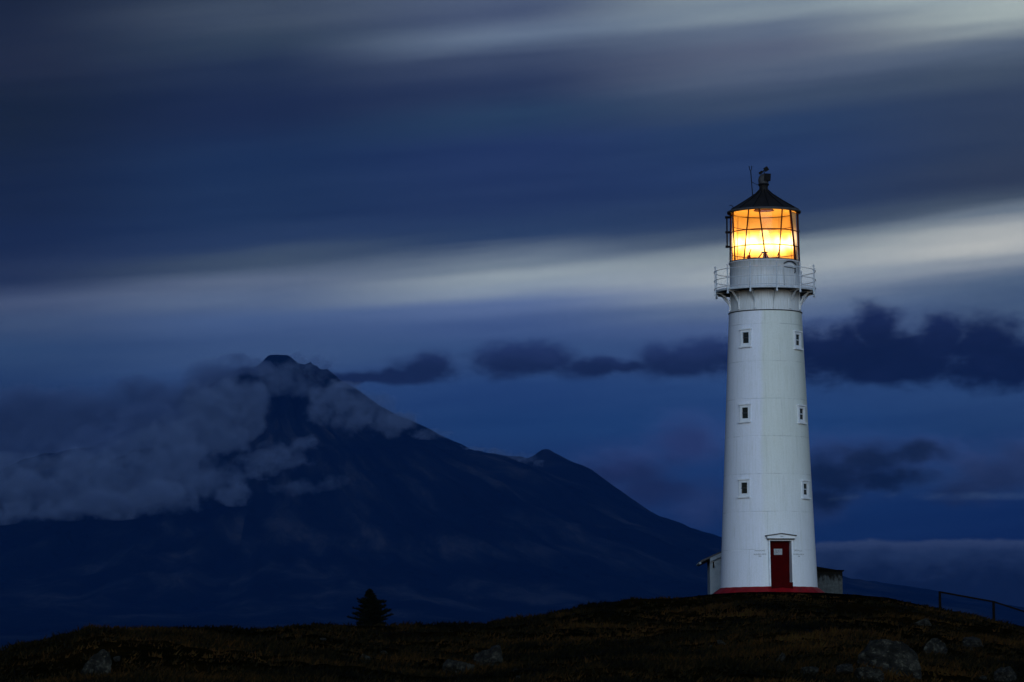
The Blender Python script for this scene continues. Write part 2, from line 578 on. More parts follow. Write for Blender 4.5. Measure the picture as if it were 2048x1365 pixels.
def mat_ground():
    m, g, b = mat_new('heath_ground')
    co = g.n('ShaderNodeTexCoord').outputs['Object']
    a = g.noise(co, 0.16, 6, 0.6)
    c = g.noise(co, 1.4, 6, 0.65)
    f = g.noise(co, 9.0, 4, 0.7)
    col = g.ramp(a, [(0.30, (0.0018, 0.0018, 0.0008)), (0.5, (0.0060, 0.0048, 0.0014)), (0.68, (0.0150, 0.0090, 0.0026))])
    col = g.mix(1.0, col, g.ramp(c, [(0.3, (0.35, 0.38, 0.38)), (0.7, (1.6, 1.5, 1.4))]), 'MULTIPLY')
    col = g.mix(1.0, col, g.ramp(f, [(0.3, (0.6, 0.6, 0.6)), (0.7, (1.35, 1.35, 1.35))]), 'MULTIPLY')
    g.put(b.inputs['Base Color'], col)
    b.inputs['Roughness'].default_value = 0.95
    b.inputs['Specular IOR Level'].default_value = 0.0
    bn = g.n('ShaderNodeBump'); bn.inputs['Strength'].default_value = 0.9; bn.inputs['Distance'].default_value = 0.12
    g.put(bn.inputs['Height'], c); g.put(b.inputs['Normal'], bn.outputs[0])
    return m


def mat_grass():
    m, g, b = mat_new('dry_heath_grass')
    geo = g.n('ShaderNodeNewGeometry')
    pos = geo.outputs['Position']
    rnd = geo.outputs['Random Per Island']
    a = g.noise(g.v('MULTIPLY', pos, (1.0, 0.55, 2.0)), 0.20, 6, 0.66)
    a = g.m('ADD', g.m('MULTIPLY', g.m('SUBTRACT', a, 0.5), 1.5), 0.46)
    a = g.m('ADD', a, g.m('MULTIPLY', g.m('SUBTRACT', rnd, 0.5), 0.22))
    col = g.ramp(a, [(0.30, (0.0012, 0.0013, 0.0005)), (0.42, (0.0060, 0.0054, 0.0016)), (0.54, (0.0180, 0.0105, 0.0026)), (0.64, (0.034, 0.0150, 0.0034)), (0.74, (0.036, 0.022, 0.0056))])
    g.put(b.inputs['Base Color'], col)
    b.inputs['Roughness'].default_value = 0.8
    b.inputs['Specular IOR Level'].default_value = 0.05
    return m


def mat_rock():
    m, g, b = mat_new('lichened_rock')
    co = g.n('ShaderNodeTexCoord').outputs['Object']
    n = g.noise(co, 2.2, 7, 0.68)
    l = g.noise(co, 5.0, 8, 0.85)
    col = g.ramp(n, [(0.32, (0.0015, 0.0015, 0.0012)), (0.50, (0.007, 0.0072, 0.006)), (0.66, (0.035, 0.035, 0.028))])
    lich = g.sm(l, 0.54, 0.60)
    col = g.mix(g.m('MULTIPLY', lich, 0.75), col, (0.085, 0.083, 0.062))
    crack = g.sm(g.vor(co, 2.6, 'DISTANCE_TO_EDGE'), 0.05, 0.0)
    col = g.mix(g.m('MULTIPLY', crack, 0.7), col, (0.01, 0.01, 0.01))
    g.put(b.inputs['Base Color'], col)
    b.inputs['Roughness'].default_value = 0.9
    b.inputs['Specular IOR Level'].default_value = 0.15
    bn = g.n('ShaderNodeBump'); bn.inputs['Strength'].default_value = 0.9; bn.inputs['Distance'].default_value = 0.08
    g.put(bn.inputs['Height'], n); g.put(b.inputs['Normal'], bn.outputs[0])
    return m


def mat_mountain():
    m, g, b = mat_new('forested_volcano')
    co = g.n('ShaderNodeTexCoord').outputs['Object']
    x, y, z = g.xyz(co)
    ang = g.m('ARCTAN2', x, y)
    rad = g.v('LENGTH', g.vec(x, y, 0.0))
    rid = g.noise(g.vec(g.m('ADD', g.m('MULTIPLY', ang, 7.0), g.m('MULTIPLY', g.noise(co, 0.0009, 3), 1.4)), g.m('MULTIPLY', rad, 0.0005), 0.0), 2.0, 7, 0.68)
    pat = g.noise(co, 0.0011, 6, 0.6)
    t = g.m('ADD', g.m('MULTIPLY', rid, 0.55), g.m('MULTIPLY', pat, 0.45))
    col = g.ramp(t, [(0.43, (0.0, 0.0, 0.0)), (0.50, (0.0025, 0.003, 0.004)), (0.55, (0.013, 0.014, 0.016)), (0.62, (0.040, 0.040, 0.042))])
    g.put(b.inputs['Base Color'], col)
    b.inputs['Roughness'].default_value = 1.0
    b.inputs['Specular IOR Level'].default_value = 0.0
    return m


def mat_concrete():
    m, g, b = mat_new('stained_concrete')
    co = g.n('ShaderNodeTexCoord').outputs['Object']
    x, y, z = g.xyz(co)
    st = g.noise(g.vec(g.m('MULTIPLY', x, 5.0), g.m('MULTIPLY', y, 5.0), g.m('MULTIPLY', z, 1.2)), 1.5, 6, 0.7)
    f = g.noise(co, 6.0, 6, 0.7)
    col = g.ramp(f, [(0.3, (0.028, 0.033, 0.034)), (0.55, (0.058, 0.066, 0.068)), (0.75, (0.10, 0.105, 0.105))])
    # black growth running down from the roof edge
    run = g.sm(g.m('ADD', z, g.m('MULTIPLY', g.m('SUBTRACT', st, 0.5), 1.5)), 0.66, 0.95)
    col = g.mix(run, col, (0.005, 0.005, 0.004))
    spot = g.sm(g.noise(co, 9.0, 4, 0.7), 0.60, 0.70)
    col = g.mix(g.m('MULTIPLY', spot, 0.7), col, (0.03, 0.032, 0.03))
    g.put(b.inputs['Base Color'], col)
    b.inputs['Roughness'].default_value = 0.95
    b.inputs['Specular IOR Level'].default_value = 0.1
    return m


M_TOWER = mat_tower()
M_DRUM = mat_white_drum()
M_WHITE = mat_plain('white_trim_paint', (0.68, 0.71, 0.75), 0.5, vary=0.10, scale=5)
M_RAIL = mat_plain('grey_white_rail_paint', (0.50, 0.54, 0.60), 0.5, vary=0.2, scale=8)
M_RED = mat_plain('red_paint', (0.20, 0.004, 0.007), 0.55, vary=0.35, scale=3.0, spec=0.1)
M_DOOR = mat_plain('dark_red_door_paint', (0.045, 0.0004, 0.0006), 0.6, vary=0.18, scale=4, spec=0.02)
M_BAR = mat_plain('dark_red_glazing_bar', (0.045, 0.004, 0.004), 0.6, vary=0.2, spec=0.1)
M_BLACK = mat_plain('black_painted_metal', (0.006, 0.006, 0.007), 0.6, vary=0.25, spec=0.06)
M_ROOF = mat_plain('tarnished_dark_roof', (0.013, 0.012, 0.012), 0.6, vary=0.35, scale=2.5, bump=0.2, spec=0.12)
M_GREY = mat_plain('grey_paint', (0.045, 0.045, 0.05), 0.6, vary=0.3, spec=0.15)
M_GUTTER = mat_plain('grey_gutter_metal', (0.06, 0.06, 0.065), 0.6, vary=0.3, spec=0.2)
M_CREAM = mat_plain('cream_blanking_panel', (0.60, 0.47, 0.22), 0.7, vary=0.06, scale=2.0)
M_CURT = mat_plain('pale_blind_cloth', (0.66, 0.54, 0.26), 0.8, vary=0.06, scale=2.0, spec=0.1)     # thin enough to let a little light through
ct = M_CURT.node_tree
ctl = ct.nodes.new('ShaderNodeBsdfTranslucent'); ctl.inputs[0].default_value = (0.80, 0.74, 0.70, 1)
cmx = ct.nodes.new('ShaderNodeMixShader'); cmx.inputs[0].default_value = 0.10
ct.links.new(ct.nodes['Principled BSDF'].outputs[0], cmx.inputs[1]); ct.links.new(ctl.outputs[0], cmx.inputs[2])
ct.links.new(cmx.outputs[0], ct.nodes['Material Output'].inputs['Surface'])
M_UNDER = mat_plain('shaded_underside', (0.018, 0.016, 0.015), 0.9, vary=0.4, scale=3.0)  # shade under the gallery and door hood put into a near-black base colour
M_PANE = mat_plain('dark_window_glass', (0.006, 0.007, 0.008), 0.08, vary=0.1, spec=0.4)
M_PAPER = mat_plain('faded_paper_notice', (0.30, 0.31, 0.33), 0.7, vary=0.35, scale=14)
M_INK = mat_plain('black_lettering', (0.02, 0.025, 0.035), 0.7, vary=0.05)
M_WOOD = mat_plain('weathered_dark_wood', (0.005, 0.0045, 0.0045), 0.9, vary=0.4, scale=9, spec=0.03)
M_SHED = mat_plain('grey_white_render', (0.25, 0.29, 0.33), 0.8, vary=0.22, scale=2.5)
M_MOSS = mat_plain('mossy_slab', (0.0035, 0.0035, 0.0025), 0.95, vary=0.5, scale=6, spec=0.02)
M_NEEDLE = mat_plain('dark_needles', (0.004, 0.006, 0.004), 0.8, vary=0.3, spec=0.05)
M_BARK = mat_plain('dark_bark', (0.010, 0.008, 0.006), 0.9, vary=0.3, spec=0.05)
M_GLASS = mat_glass()
M_GROUND = mat_ground()
M_GRASS = mat_grass()
M_ROCK = mat_rock()
M_MOUNT = mat_mountain()

# ------------------------------------------------------------------ the hill, and the plain out to the horizon (one sheet)
crest = [(-1800, 1330), (-900, 1345), (-300, 1335), (0, 1311), (25, 1296), (70, 1291), (110, 1280), (160, 1269), (200, 1261), (240, 1258), (320, 1254), (400, 1259),
         (500, 1260), (555, 1258), (590, 1249), (640, 1245), (665, 1248), (710, 1252), (780, 1253), (850, 1249), (920, 1244), (1000, 1238), (1060, 1229), (1100, 1222), (1150, 1213),
         (1200, 1206), (1260, 1201), (1300, 1198), (1360, 1192), (1420, 1187), (1480, 1184.5), (1540, 1184), (1650, 1185), (1700, 1188), (1760, 1194),
         (1820, 1203), (1880, 1213), (1940, 1226), (2000, 1240), (2048, 1251), (2200, 1275), (2600, 1310), (3600, 1335)]
dist = [(-1800, 80), (0, 92), (300, 105), (600, 122), (900, 138), (1200, 152), (1400, 160.5), (1500, 161.6), (1620, 161.6), (1700, 162), (1900, 168), (2048, 165), (3600, 120)]


def t_el(px, py):
    d = ray(px, py)
    return math.degrees(math.atan2(d.x, d.y)), d.z / math.hypot(d.x, d.y)


CR = np.array([t_el(*q) for q in crest])
DS = np.array([(t_el(a, 1250)[0], b) for a, b in dist])
TA = Vector((P(1538, 1177, 165).x, 165.0))           # tower axis
ZB = P(1538, 1177, 165).z                            # foot of the white wall


def hill(az, r, bumps=True):
    """Ground height at azimuth az (degrees) and distance r from the tripod."""
    az = np.asarray(az, float); r = np.asarray(r, float)
    ec = np.interp(az, CR[:, 0], CR[:, 1]); rc = np.interp(az, DS[:, 0], DS[:, 1])
    r0, e0 = 22.0, -0.0137
    t = np.clip((r - r0) / (rc - r0), 0, 1)
    e = e0 + (ec - e0) * t ** 0.72
    zin = ZC + r * e
    znear = (ZC + r0 * e0) * sstep(r, 1.5, r0)
    z = np.where(r < r0, znear, zin)
    zc = ZC + rc * ec
    q = np.maximum(r - rc, 0)
    zout = zc - 0.0012 * np.maximum(q - 9, 0) ** 2
    far = np.maximum(zc - 6 - 0.05 * np.maximum(q - 80, 0), -14)
    zout = np.where(q < 79.7, zout, np.minimum(far, zc - 6))
    z = np.where(r > rc, zout, z)
    x = r * np.sin(np.radians(az)); y = r * np.cos(np.radians(az))
    if bumps:
        dt = np.hypot(x - TA.x, y - TA.y)
        k = sstep(dt, 3.2, 9) * np.where(r > 600, 0.0, 1.0) * sstep(r, 3, 20)
        z = z + k * (0.62 * np.clip(np.abs(r - rc) / 28, 0.10, 1) * sstep(r, 28, 85) * fbm(x / 9.0, y / 16.0, 3, 3) + 0.16 * fbm(x / 5.0, y / 9.0, 3, 13) + 0.18 * fbm(x / 1.7, y / 2.6, 3, 9) + 0.05 * fbm(x / 0.5, y / 0.7, 2, 21)
                     - 0.10 * sstep(r, 60, 150))
    w = sstep(np.abs(az), 70, 24)
    return z * w + (-2.0 * sstep(r, 40, 400) - 12 * sstep(r, 200, 600)) * (1 - w)


azs = np.concatenate([np.linspace(-180, -26, 30)[:-1], np.linspace(-26, -9.6, 60)[:-1], np.linspace(-9.6, 9.6, 760), np.linspace(9.6, 26, 60)[1:], np.linspace(26, 180, 30)[1:]])
rs = np.concatenate([[0.6], np.geomspace(1.5, 30, 40), np.geomspace(30.4, 190, 330), np.geomspace(194, 420, 40), np.geomspace(450, 60000, 40)])
AA, RR = np.meshgrid(azs, rs)
ZZ = hill(AA, RR)
V = np.stack([RR * np.sin(np.radians(AA)), RR * np.cos(np.radians(AA)), ZZ], -1).reshape(-1, 3)
na, nr = len(azs), len(rs)
ii, jj = np.meshgrid(np.arange(nr - 1), np.arange(na - 1), indexing='ij')
F = np.stack([ii * na + jj, ii * na + jj + 1, (ii + 1) * na + jj + 1, (ii + 1) * na + jj], -1).reshape(-1, 4)[:, ::-1]
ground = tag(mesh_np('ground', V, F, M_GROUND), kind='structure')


def on_ground(px, py):
    """Where the sight line to a spot on the hillside meets the ground."""
    a, e = t_el(px, py)
    r = np.geomspace(24, 175, 3000)
    z = hill(np.full_like(r, a), r)
    tz = (z - ZC) / r
    k = np.argmax(tz >= e)
    if tz[k] < e: k = int(np.argmax(tz))
    return Vector((r[k] * math.sin(R(a)), r[k] * math.cos(R(a)), float(z[k]))), float(r[k])


# ------------------------------------------------------------------ the volcano, 25 km off
MY = 25000.0
MC = P(556, 1385, MY)
mpp = MY / FOC
rp = [(556, 707), (574, 708.5), (586, 716), (598, 729), (612, 735), (630, 740), (650, 745), (685, 763), (740, 798), (800, 836), (850, 860), (900, 883), (935, 897), (950, 907), (1000, 916), (1040, 921), (1070, 930),
      (1110, 950), (1180, 974), (1240, 1000), (1300, 1034), (1350, 1056), (1440, 1085), (1560, 1126), (1690, 1168), (1800, 1188), (1880, 1202), (1950, 1217), (2048, 1234), (2300, 1268), (2800, 1312), (3600, 1345), (5200, 1372)]
prof = np.array([((a - 556) * mpp, (1385 - b) * mpp) for a, b in rp])
gx = np.concatenate([np.linspace(-14000, -5200, 60)[:-1], np.linspace(-5200, 5600, 460), np.linspace(5600, 16000, 70)[1:]])
gy = np.concatenate([np.linspace(-14000, -4200, 70)[:-1], np.linspace(-4200, 1500, 240), np.linspace(1500, 9000, 20)[1:]])
XX, YY = np.meshgrid(gx, gy)
rr = np.hypot(XX, YY); th = np.arctan2(YY, XX)
hh = np.interp(rr, prof[:, 0], prof[:, 1])
# gullies run straight down the cone
gul = np.abs(fbm(th * 7 + 40, rr / 2600, 4, 5)) * 190 + fbm(th * 22, rr / 1200, 3, 8) * 50
hh = hh - gul * sstep(rr, 120, 1500) * sstep(rr, 9000, 2500) * sstep(np.abs(YY), 0, 900)
hh = hh + fbm(XX / 260, YY / 260, 4, 31) * 36 * sstep(hh, 300, 1200)
# side cone on the right shoulder
fx = (1092 - 556) * mpp
df = np.hypot(XX - fx, YY + 150)
sc = np.interp(df / mpp, [0, 8, 18, 40, 58, 88, 108, 140, 210, 270, 350, 600, 4000], [902.5, 903, 910, 922, 931, 944, 957, 983, 1031, 1064, 1118, 1300, 3200])
hh = np.maximum(hh, (1385 - sc) * mpp + fbm(XX / 130, YY / 130, 3, 77) * 9 - 20 * np.exp(-((XX - fx + 85) / 40) ** 2) * sstep(df, 0, 200))
# jagged lips of the summit crater
hh = hh + 30 * np.exp(-((XX - 232) / 26) ** 2 - (YY / 70) ** 2) + 26 * np.exp(-((XX - 262) / 40) ** 2 - (YY / 80) ** 2)
hh = hh + fbm(XX / 60, YY / 60, 4, 91) * 30 * sstep(hh, 1900, 2400) * sstep(rr, 15, 120)
hh = np.maximum(hh, -8)
V = np.stack([XX + MC.x, YY + MY, hh], -1).reshape(-1, 3) - np.array([MC.x, MY, 0])
nx, ny = len(gx), len(gy)
ii, jj = np.meshgrid(np.arange(ny - 1), np.arange(nx - 1), indexing='ij')
F = np.stack([ii * nx + jj, ii * nx + jj + 1, (ii + 1) * nx + jj + 1, (ii + 1) * nx + jj], -1).reshape(-1, 4)
mountain = tag(mesh_np('mountain', V, F, M_MOUNT, loc=(MC.x, MY, 0)), kind='structure')

# ------------------------------------------------------------------ the lighthouse
AZT = math.atan2(TA.x, TA.y)
LH = empty('lighthouse', (TA.x, TA.y, ZB), -AZT)
tag(LH, 'tall white iron lighthouse with a lit orange lantern and red door on the hilltop', 'lighthouse')


def zat(py):
    return P(1531, py, 165).z - ZB


def rad(hp, py):
    p = P(1531, py, 165) - CAM
    return hp * p.dot(FWD) / FOC


Z_BAND = zat(628)
R_BASE, R_TOP = rad(97.2, 1177), rad(72.6, 628)


def RW(z):
    return R_BASE + (R_TOP - R_BASE) * z / Z_BAND


def pol(r, deg, z):
    a = R(deg)
    return Vector((r * math.sin(a), -r * math.cos(a), z))


def frame(deg, r, z):
    """Matrix to a wall spot: x along the wall, y inwards, z up."""
    a = R(deg)
    return Matrix.Translation(pol(r, deg, z)) @ Matrix.Rotation(a, 4, 'Z')


def place(mb, M):
    mb.V = [tuple(M @ Vector(v)) for v in mb.V]
    return mb


DOOR_A, DOOR_H = 15.0, 13.3
DZ0, DZ1 = 0.0, zat(1086)
WIN = [(d, (zat(t) + zat(b)) / 2) for t, b in ((671, 693), (820, 843), (969, 992)) for d in (-31.0,)]
WIN += [(d, (zat(t) + zat(b)) / 2) for t, b in ((674, 697), (821, 845), (971, 994)) for d in (56.5,)]
WW, WH = 0.34, 0.52
holes = [(DOOR_A - DOOR_H, DOOR_A + DOOR_H, DZ0 - 1, DZ1)]
for d, z in WIN:
    ha = math.degrees(math.asin((WW / 2 + 0.03) / RW(z)))
    holes.append((d - ha, d + ha, z - WH / 2 - 0.03, z + WH / 2 + 0.03))
ths = set(round(x, 4) for x in np.arange(-180, 180, 3.75))
zs = set(round(float(x), 4) for x in np.linspace(-0.6, Z_BAND, 28))
for a, b, c, d in holes:
    ths |= {round(a, 4), round(b, 4)}
    zs |= {round(max(c, -0.6), 4), round(d, 4)}
ths = sorted(ths); zs = sorted(zs)
mb = MB()
Vv = [pol(RW(z), t, z) for z in zs for t in ths]
Ff = []
nt_ = len(ths)
for i in range(len(zs) - 1):
    for k in range(nt_):
        k2 = (k + 1) % nt_
        tm = (ths[k] + (ths[k2] if k2 else 180.0)) / 2
        zm = (zs[i] + zs[i + 1]) / 2
        if any(a < tm < b and c < zm < d for a, b, c, d in holes):
            continue
        Ff.append((i * nt_ + k, i * nt_ + k2, (i + 1) * nt_ + k2, (i + 1) * nt_ + k))
mb.add(Vv, Ff, True)
mb.build('tower_wall', M_TOWER, LH)

# red flared foot
mb = MB()
rs0, rs1 = R_BASE + 0.01, rad(113, 1187)
zs1 = zat(1187.2)
mb.lathe([(rs0 - 0.15, 0.015), (rs0, 0.02), (rs1, zs1), (rs1 + 0.12, zs1 - 0.10), (rs1 + 0.12, zs1 - 0.9)], 24, smooth=False)
skirt = mb.build('foot', M_RED, LH)

# doorway
mb = MB()
dw = RW(1.0) * math.sin(R(DOOR_H))
rc_ = RW(0) * math.cos(R(DOOR_H))
Md = frame(DOOR_A, 0, 0)
yd = -(rc_ - 0.42)                                     # plane of the door leaf, in the doorway's own axes
ow = 0.0
reveal = MB()
yo = -(RW(0) + 0.03)
for sx in (-1, 1):
    reveal.hexa([(sx * dw, yo, 0.02), (sx * (dw + 0.07), yo, 0.02), (sx * (dw + 0.07), yd + 0.1, 0.02), (sx * dw, yd + 0.1, 0.02)],
                [(sx * dw, -(RW(DZ1) + 0.03), DZ1), (sx * (dw + 0.07), -(RW(DZ1) + 0.03), DZ1), (sx * (dw + 0.07), yd + 0.1, DZ1), (sx * dw, yd + 0.1, DZ1)])
reveal.box((0, (yd - RW(DZ1)) / 2 + 0.03, DZ1 + 0.035), (2 * dw + 0.14, RW(DZ1) + yd + 0.16, 0.07))
place(reveal, Md).build('door_frame', M_WHITE, LH)
zt = zat(1168.3)
door = MB()
door.box((0, yd + 0.04, (zt + DZ1) / 2), (2 * dw, 0.08, DZ1 - zt))
for k in (-0.62, -0.2, 0.2, 0.62):
    door.box((k * dw, yd - 0.003, (zt + DZ1) / 2), (0.30 * dw, 0.012, DZ1 - zt - 0.12))
door = place(door, Md).build('door', M_DOOR, LH)
hb = MB()
hb.box((-dw * 0.86, yd - 0.03, zt + 0.83), (0.07, 0.03, 0.17))
hb.tube([(-dw * 0.86, yd - 0.05, zt + 0.88), (-dw * 0.86, yd - 0.10, zt + 0.88), (-dw * 0.70, yd - 0.10, zt + 0.88)], 0.018, 8)
place(hb, Md).build('handle', M_GREY, door)
nz = (zat(1101.5) + zat(1113)) / 2
nb = MB(); nb.box((-0.03, yd - 0.016, nz), (0.40, 0.012, 0.28))
notice = place(nb, Md).build('notice', M_PAPER, door)
st_ = MB()
st_.box((0, (yd + yo) / 2 - 0.02, zt / 2 - 0.16), (2 * dw - 0.004, yd - yo + 0.10, zt + 0.32))
st_.box((0, yd - 0.02, zt + 0.012), (2 * dw - 0.01, 0.12, 0.024))
place(st_, Md).build('doorstep', M_DOOR, LH)
ped = MB()
pw = 0.73
z0, z1, z2 = zat(1081.6), zat(1077.0), zat(1073.6)
yw = -(RW(DZ1) - 0.15); yf = -(RW(DZ1) + 0.16)
ped.box((0, (yw + yf) / 2, (z0 + z1) / 2), (2 * pw * 0.93, abs(yf - yw), z1 - z0))
fr_ = [(-pw * 0.93, z1), (pw * 0.93, z1), (0, z2 + 0.01)]
ped.add([(x, yf, z) for x, z in fr_] + [(x, yw, z) for x, z in fr_], [(0, 1, 2), (5, 4, 3), (0, 2, 5, 3), (2, 1, 4, 5), (1, 0, 3, 4)])
pedo = place(ped, Md).build('door_hood', M_WHITE, LH)
cap = MB()
for sx in (-1, 1):
    cap.hexa([(0, yf - 0.06, z2 + 0.01), (0, yw, z2 + 0.01), (sx * pw, yw, z1 - 0.01), (sx * pw, yf - 0.06, z1 - 0.01)][::sx],
             [(0, yf - 0.06, z2 + 0.06), (0, yw, z2 + 0.06), (sx * pw, yw, z1 + 0.04), (sx * pw, yf - 0.06, z1 + 0.04)][::sx])
place(cap, Md).build('hood_capping', M_GREY, pedo)
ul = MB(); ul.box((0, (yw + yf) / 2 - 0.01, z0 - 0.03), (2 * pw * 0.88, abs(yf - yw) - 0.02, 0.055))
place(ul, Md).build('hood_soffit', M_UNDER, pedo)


def lettering(name, lines, size, deg, z, r_of, parent, mat, step, flat=None, narrow=1.0):
    """Painted words bent round the wall."""
    m = MB()
    for k, (txt, sc) in enumerate(lines):
        cu = bpy.data.curves.new(name, 'FONT')
        cu.body = txt; cu.size = size * sc; cu.align_x = 'CENTER'; cu.align_y = 'CENTER'
        cu.resolution_u = 2
        ob = bpy.data.objects.new(name, cu)
        COL.objects.link(ob)
        bpy.context.view_layer.update()
        me = bpy.data.meshes.new_from_object(ob.evaluated_get(bpy.context.evaluated_depsgraph_get()))
        zz = z - step[k]
        V = []
        for v in me.vertices:
            if flat is not None:
                V.append(flat @ Vector((v.co.x * narrow, 0, zz + v.co.y)))
            else:
                rz = r_of(zz + v.co.y) + 0.004
                V.append(pol(rz, deg + math.degrees(v.co.x * narrow / rz), zz + v.co.y))
        m.add(V, [tuple(p.vertices) for p in me.polygons])
        bpy.data.objects.remove(ob); bpy.data.curves.remove(cu); bpy.data.meshes.remove(me)
    return m.build(name, mat, parent)


lz = zat(1105.5)
st3 = (0, 0.172, 0.262)
for dg, words in ((-10.4, ('MARINE BOARD', 'ENGINEERS OFFICE', '1864')), (39.0, ('SIMPSON & CO', 'ENGINEERS LONDON', '1864'))):
    for w_, dz_ in zip(words, st3):
        lettering('lettering', [(w_, 1.0)], 0.088, dg, lz - dz_, RW, LH, M_INK, (0,), narrow=0.80)
lettering('date', [('1864', 1.0)], 0.085, 0, (z0 + z2) / 2 - 0.01, RW, pedo, M_INK, (0,), flat=Md @ Matrix.Translation((0, yf - 0.004, 0)))
for w_, dz_ in (('LIGHTHOUSE', 0.04), ('PRIVATE', -0.04)):
    lettering('notice_text', [(w_, 1.0)], 0.05, 0, nz + dz_, RW, notice, M_INK, (0,), flat=Md @ Matrix.Translation((-0.03, yd - 0.024, 0)))

# windows
for d, z in WIN:
    Mw = frame(d, RW(z), z)
    f = MB()
    t0, dep = 0.115, 0.30
    y0 = -0.05
    for sx in (-1, 1):
        f.box((sx * (WW / 2 + t0 / 2), y0 + dep / 2, 0.0), (t0, dep, WH))
    f.box((0, y0 + dep / 2 + 0.002, WH / 2 + 0.055), (WW + 2 * t0, dep, 0.11))
    f.box((0, y0 + dep / 2 + 0.002, -WH / 2 - 0.07), (WW + 2 * t0, dep, 0.14))
    wf_ = place(f, Mw).build('window', M_WHITE, LH)
    h = MB(); h.box((0, y0 + 0.06, WH / 2 + 0.145), (WW + 2 * t0 + 0.05, 0.24, 0.06)); place(h, Mw).build('hood', M_WHITE, wf_)
    s_ = MB(); s_.box((0, y0 + 0.05, -WH / 2 - 0.175), (WW + 2 * t0 + 0.06, 0.26, 0.065)); place(s_, Mw).build('sill', M_WHITE, wf_)
    p_ = MB(); p_.box((0, y0 + 0.075, 0), (WW, 0.01, WH)); place(p_, Mw).build('pane', M_PANE, wf_)
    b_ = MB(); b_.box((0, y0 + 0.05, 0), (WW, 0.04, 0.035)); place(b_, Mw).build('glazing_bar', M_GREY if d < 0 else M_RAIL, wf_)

# neck band, drum, gallery
R_DR = rad(70, 590)
Z_FL = zat(586.0)                # underside of the gallery plate
Z_FT = zat(583.0)
Z_LB = zat(526.5)                # foot of the glazing
mb = MB()
mb.lathe([(R_TOP - 0.06, Z_BAND - 0.02), (R_TOP + 0.035, Z_BAND - 0.015), (R_TOP + 0.04, Z_BAND + 0.01), (R_TOP + 0.03, Z_BAND + 0.03), (R_TOP - 0.08, Z_BAND + 0.035)], 72)
mb.build('neck_band', M_GREY, LH)
mb = MB()
mb.lathe([(R_DR + 0.01, Z_BAND + 0.03), (R_DR, Z_FL + 0.02)], 72)
mb.build('neck_drum', M_DRUM, LH)
R_G = rad(99.5, 586)
mb = MB()
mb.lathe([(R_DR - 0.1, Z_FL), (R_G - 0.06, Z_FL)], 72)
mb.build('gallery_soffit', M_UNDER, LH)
mb = MB()
mb.lathe([(R_G - 0.08, Z_FL - 0.012), (R_G, Z_FL - 0.012), (R_G + 0.012, Z_FL + 0.02), (R_G, Z_FT + 0.03), (R_G - 0.04, Z_FT + 0.03), (R_G - 0.05, Z_FT), (R_DR - 0.05, Z_FT)], 72)
mb.build('gallery_floor', M_RAIL, LH)
R_M = rad(70, 555)
mb = MB()
mb.lathe([(R_M + 0.03, Z_FT), (R_M + 0.03, Z_FT + 0.08), (R_M, Z_FT + 0.10), (R_M - 0.005, Z_LB - 0.06), (R_M + 0.045, Z_LB - 0.05), (R_M + 0.045, Z_LB), (R_M - 0.25, Z_LB + 0.004)], 72)
mb.build('lantern_wall', M_DRUM, LH)
# curved door panel in the lantern wall
A0, A1 = 32.5, 58.5
zt0, zt1 = Z_FT + 0.12, zat(532.5)
am = (A0 + A1) / 2
hw = (A1 - A0) / 2
pts = [(-hw, zt0), (hw, zt0), (hw, zt1 - 0.24)]
for k in range(9):
    t = PI * k / 8
    pts.append((hw * math.cos(t), zt1 - 0.24 + 0.24 * math.sin(t)))
pts.append((-hw, zt1 - 0.24))
mb = MB()
mb.add([pol(R_M + 0.022, am + a, z) for a, z in pts], [tuple(range(len(pts)))], True)
ld = mb.build('lantern_door', M_DRUM, LH)
mb = MB()
mb.tube([pol(R_M + 0.025, am + a, z) for a, z in pts], 0.016, 6, closed=True)
mb.build('door_edge', M_RAIL, ld)
mb = MB()
arch = [pol(R_M + 0.06, am - hw * 1.05 + 2 * hw * 1.05 * k / 10, zt1 - 0.06 + 0.13 * math.sin(PI * k / 10)) for k in range(11)]
mb.tube(arch, 0.03, 6)
mb.tube([pol(R_M + 0.05, am - hw, zt1 - 0.22), pol(R_M + 0.05, am + hw, zt1 - 0.25)], 0.02, 6)
mb.build('drip_hood', M_GREY, ld)
mb = MB()
mb.tube([pol(R_M + 0.04, am + hw * 0.75, zt0 + 0.62), pol(R_M + 0.08, am + hw * 0.75, zt0 + 0.66), pol(R_M + 0.08, am + hw * 0.75, zt0 + 0.86)], 0.022, 6)
mb.build('handle', M_BLACK, ld)

# twelve brackets and posts, three rails
R_P = R_G + 0.045
POSTS = [-16.5 + 30.5 * 0 + 30 * k for k in range(12)]
zrail = [zat(544.5), zat(562.5), zat(579.3)]
br0 = po0 = None


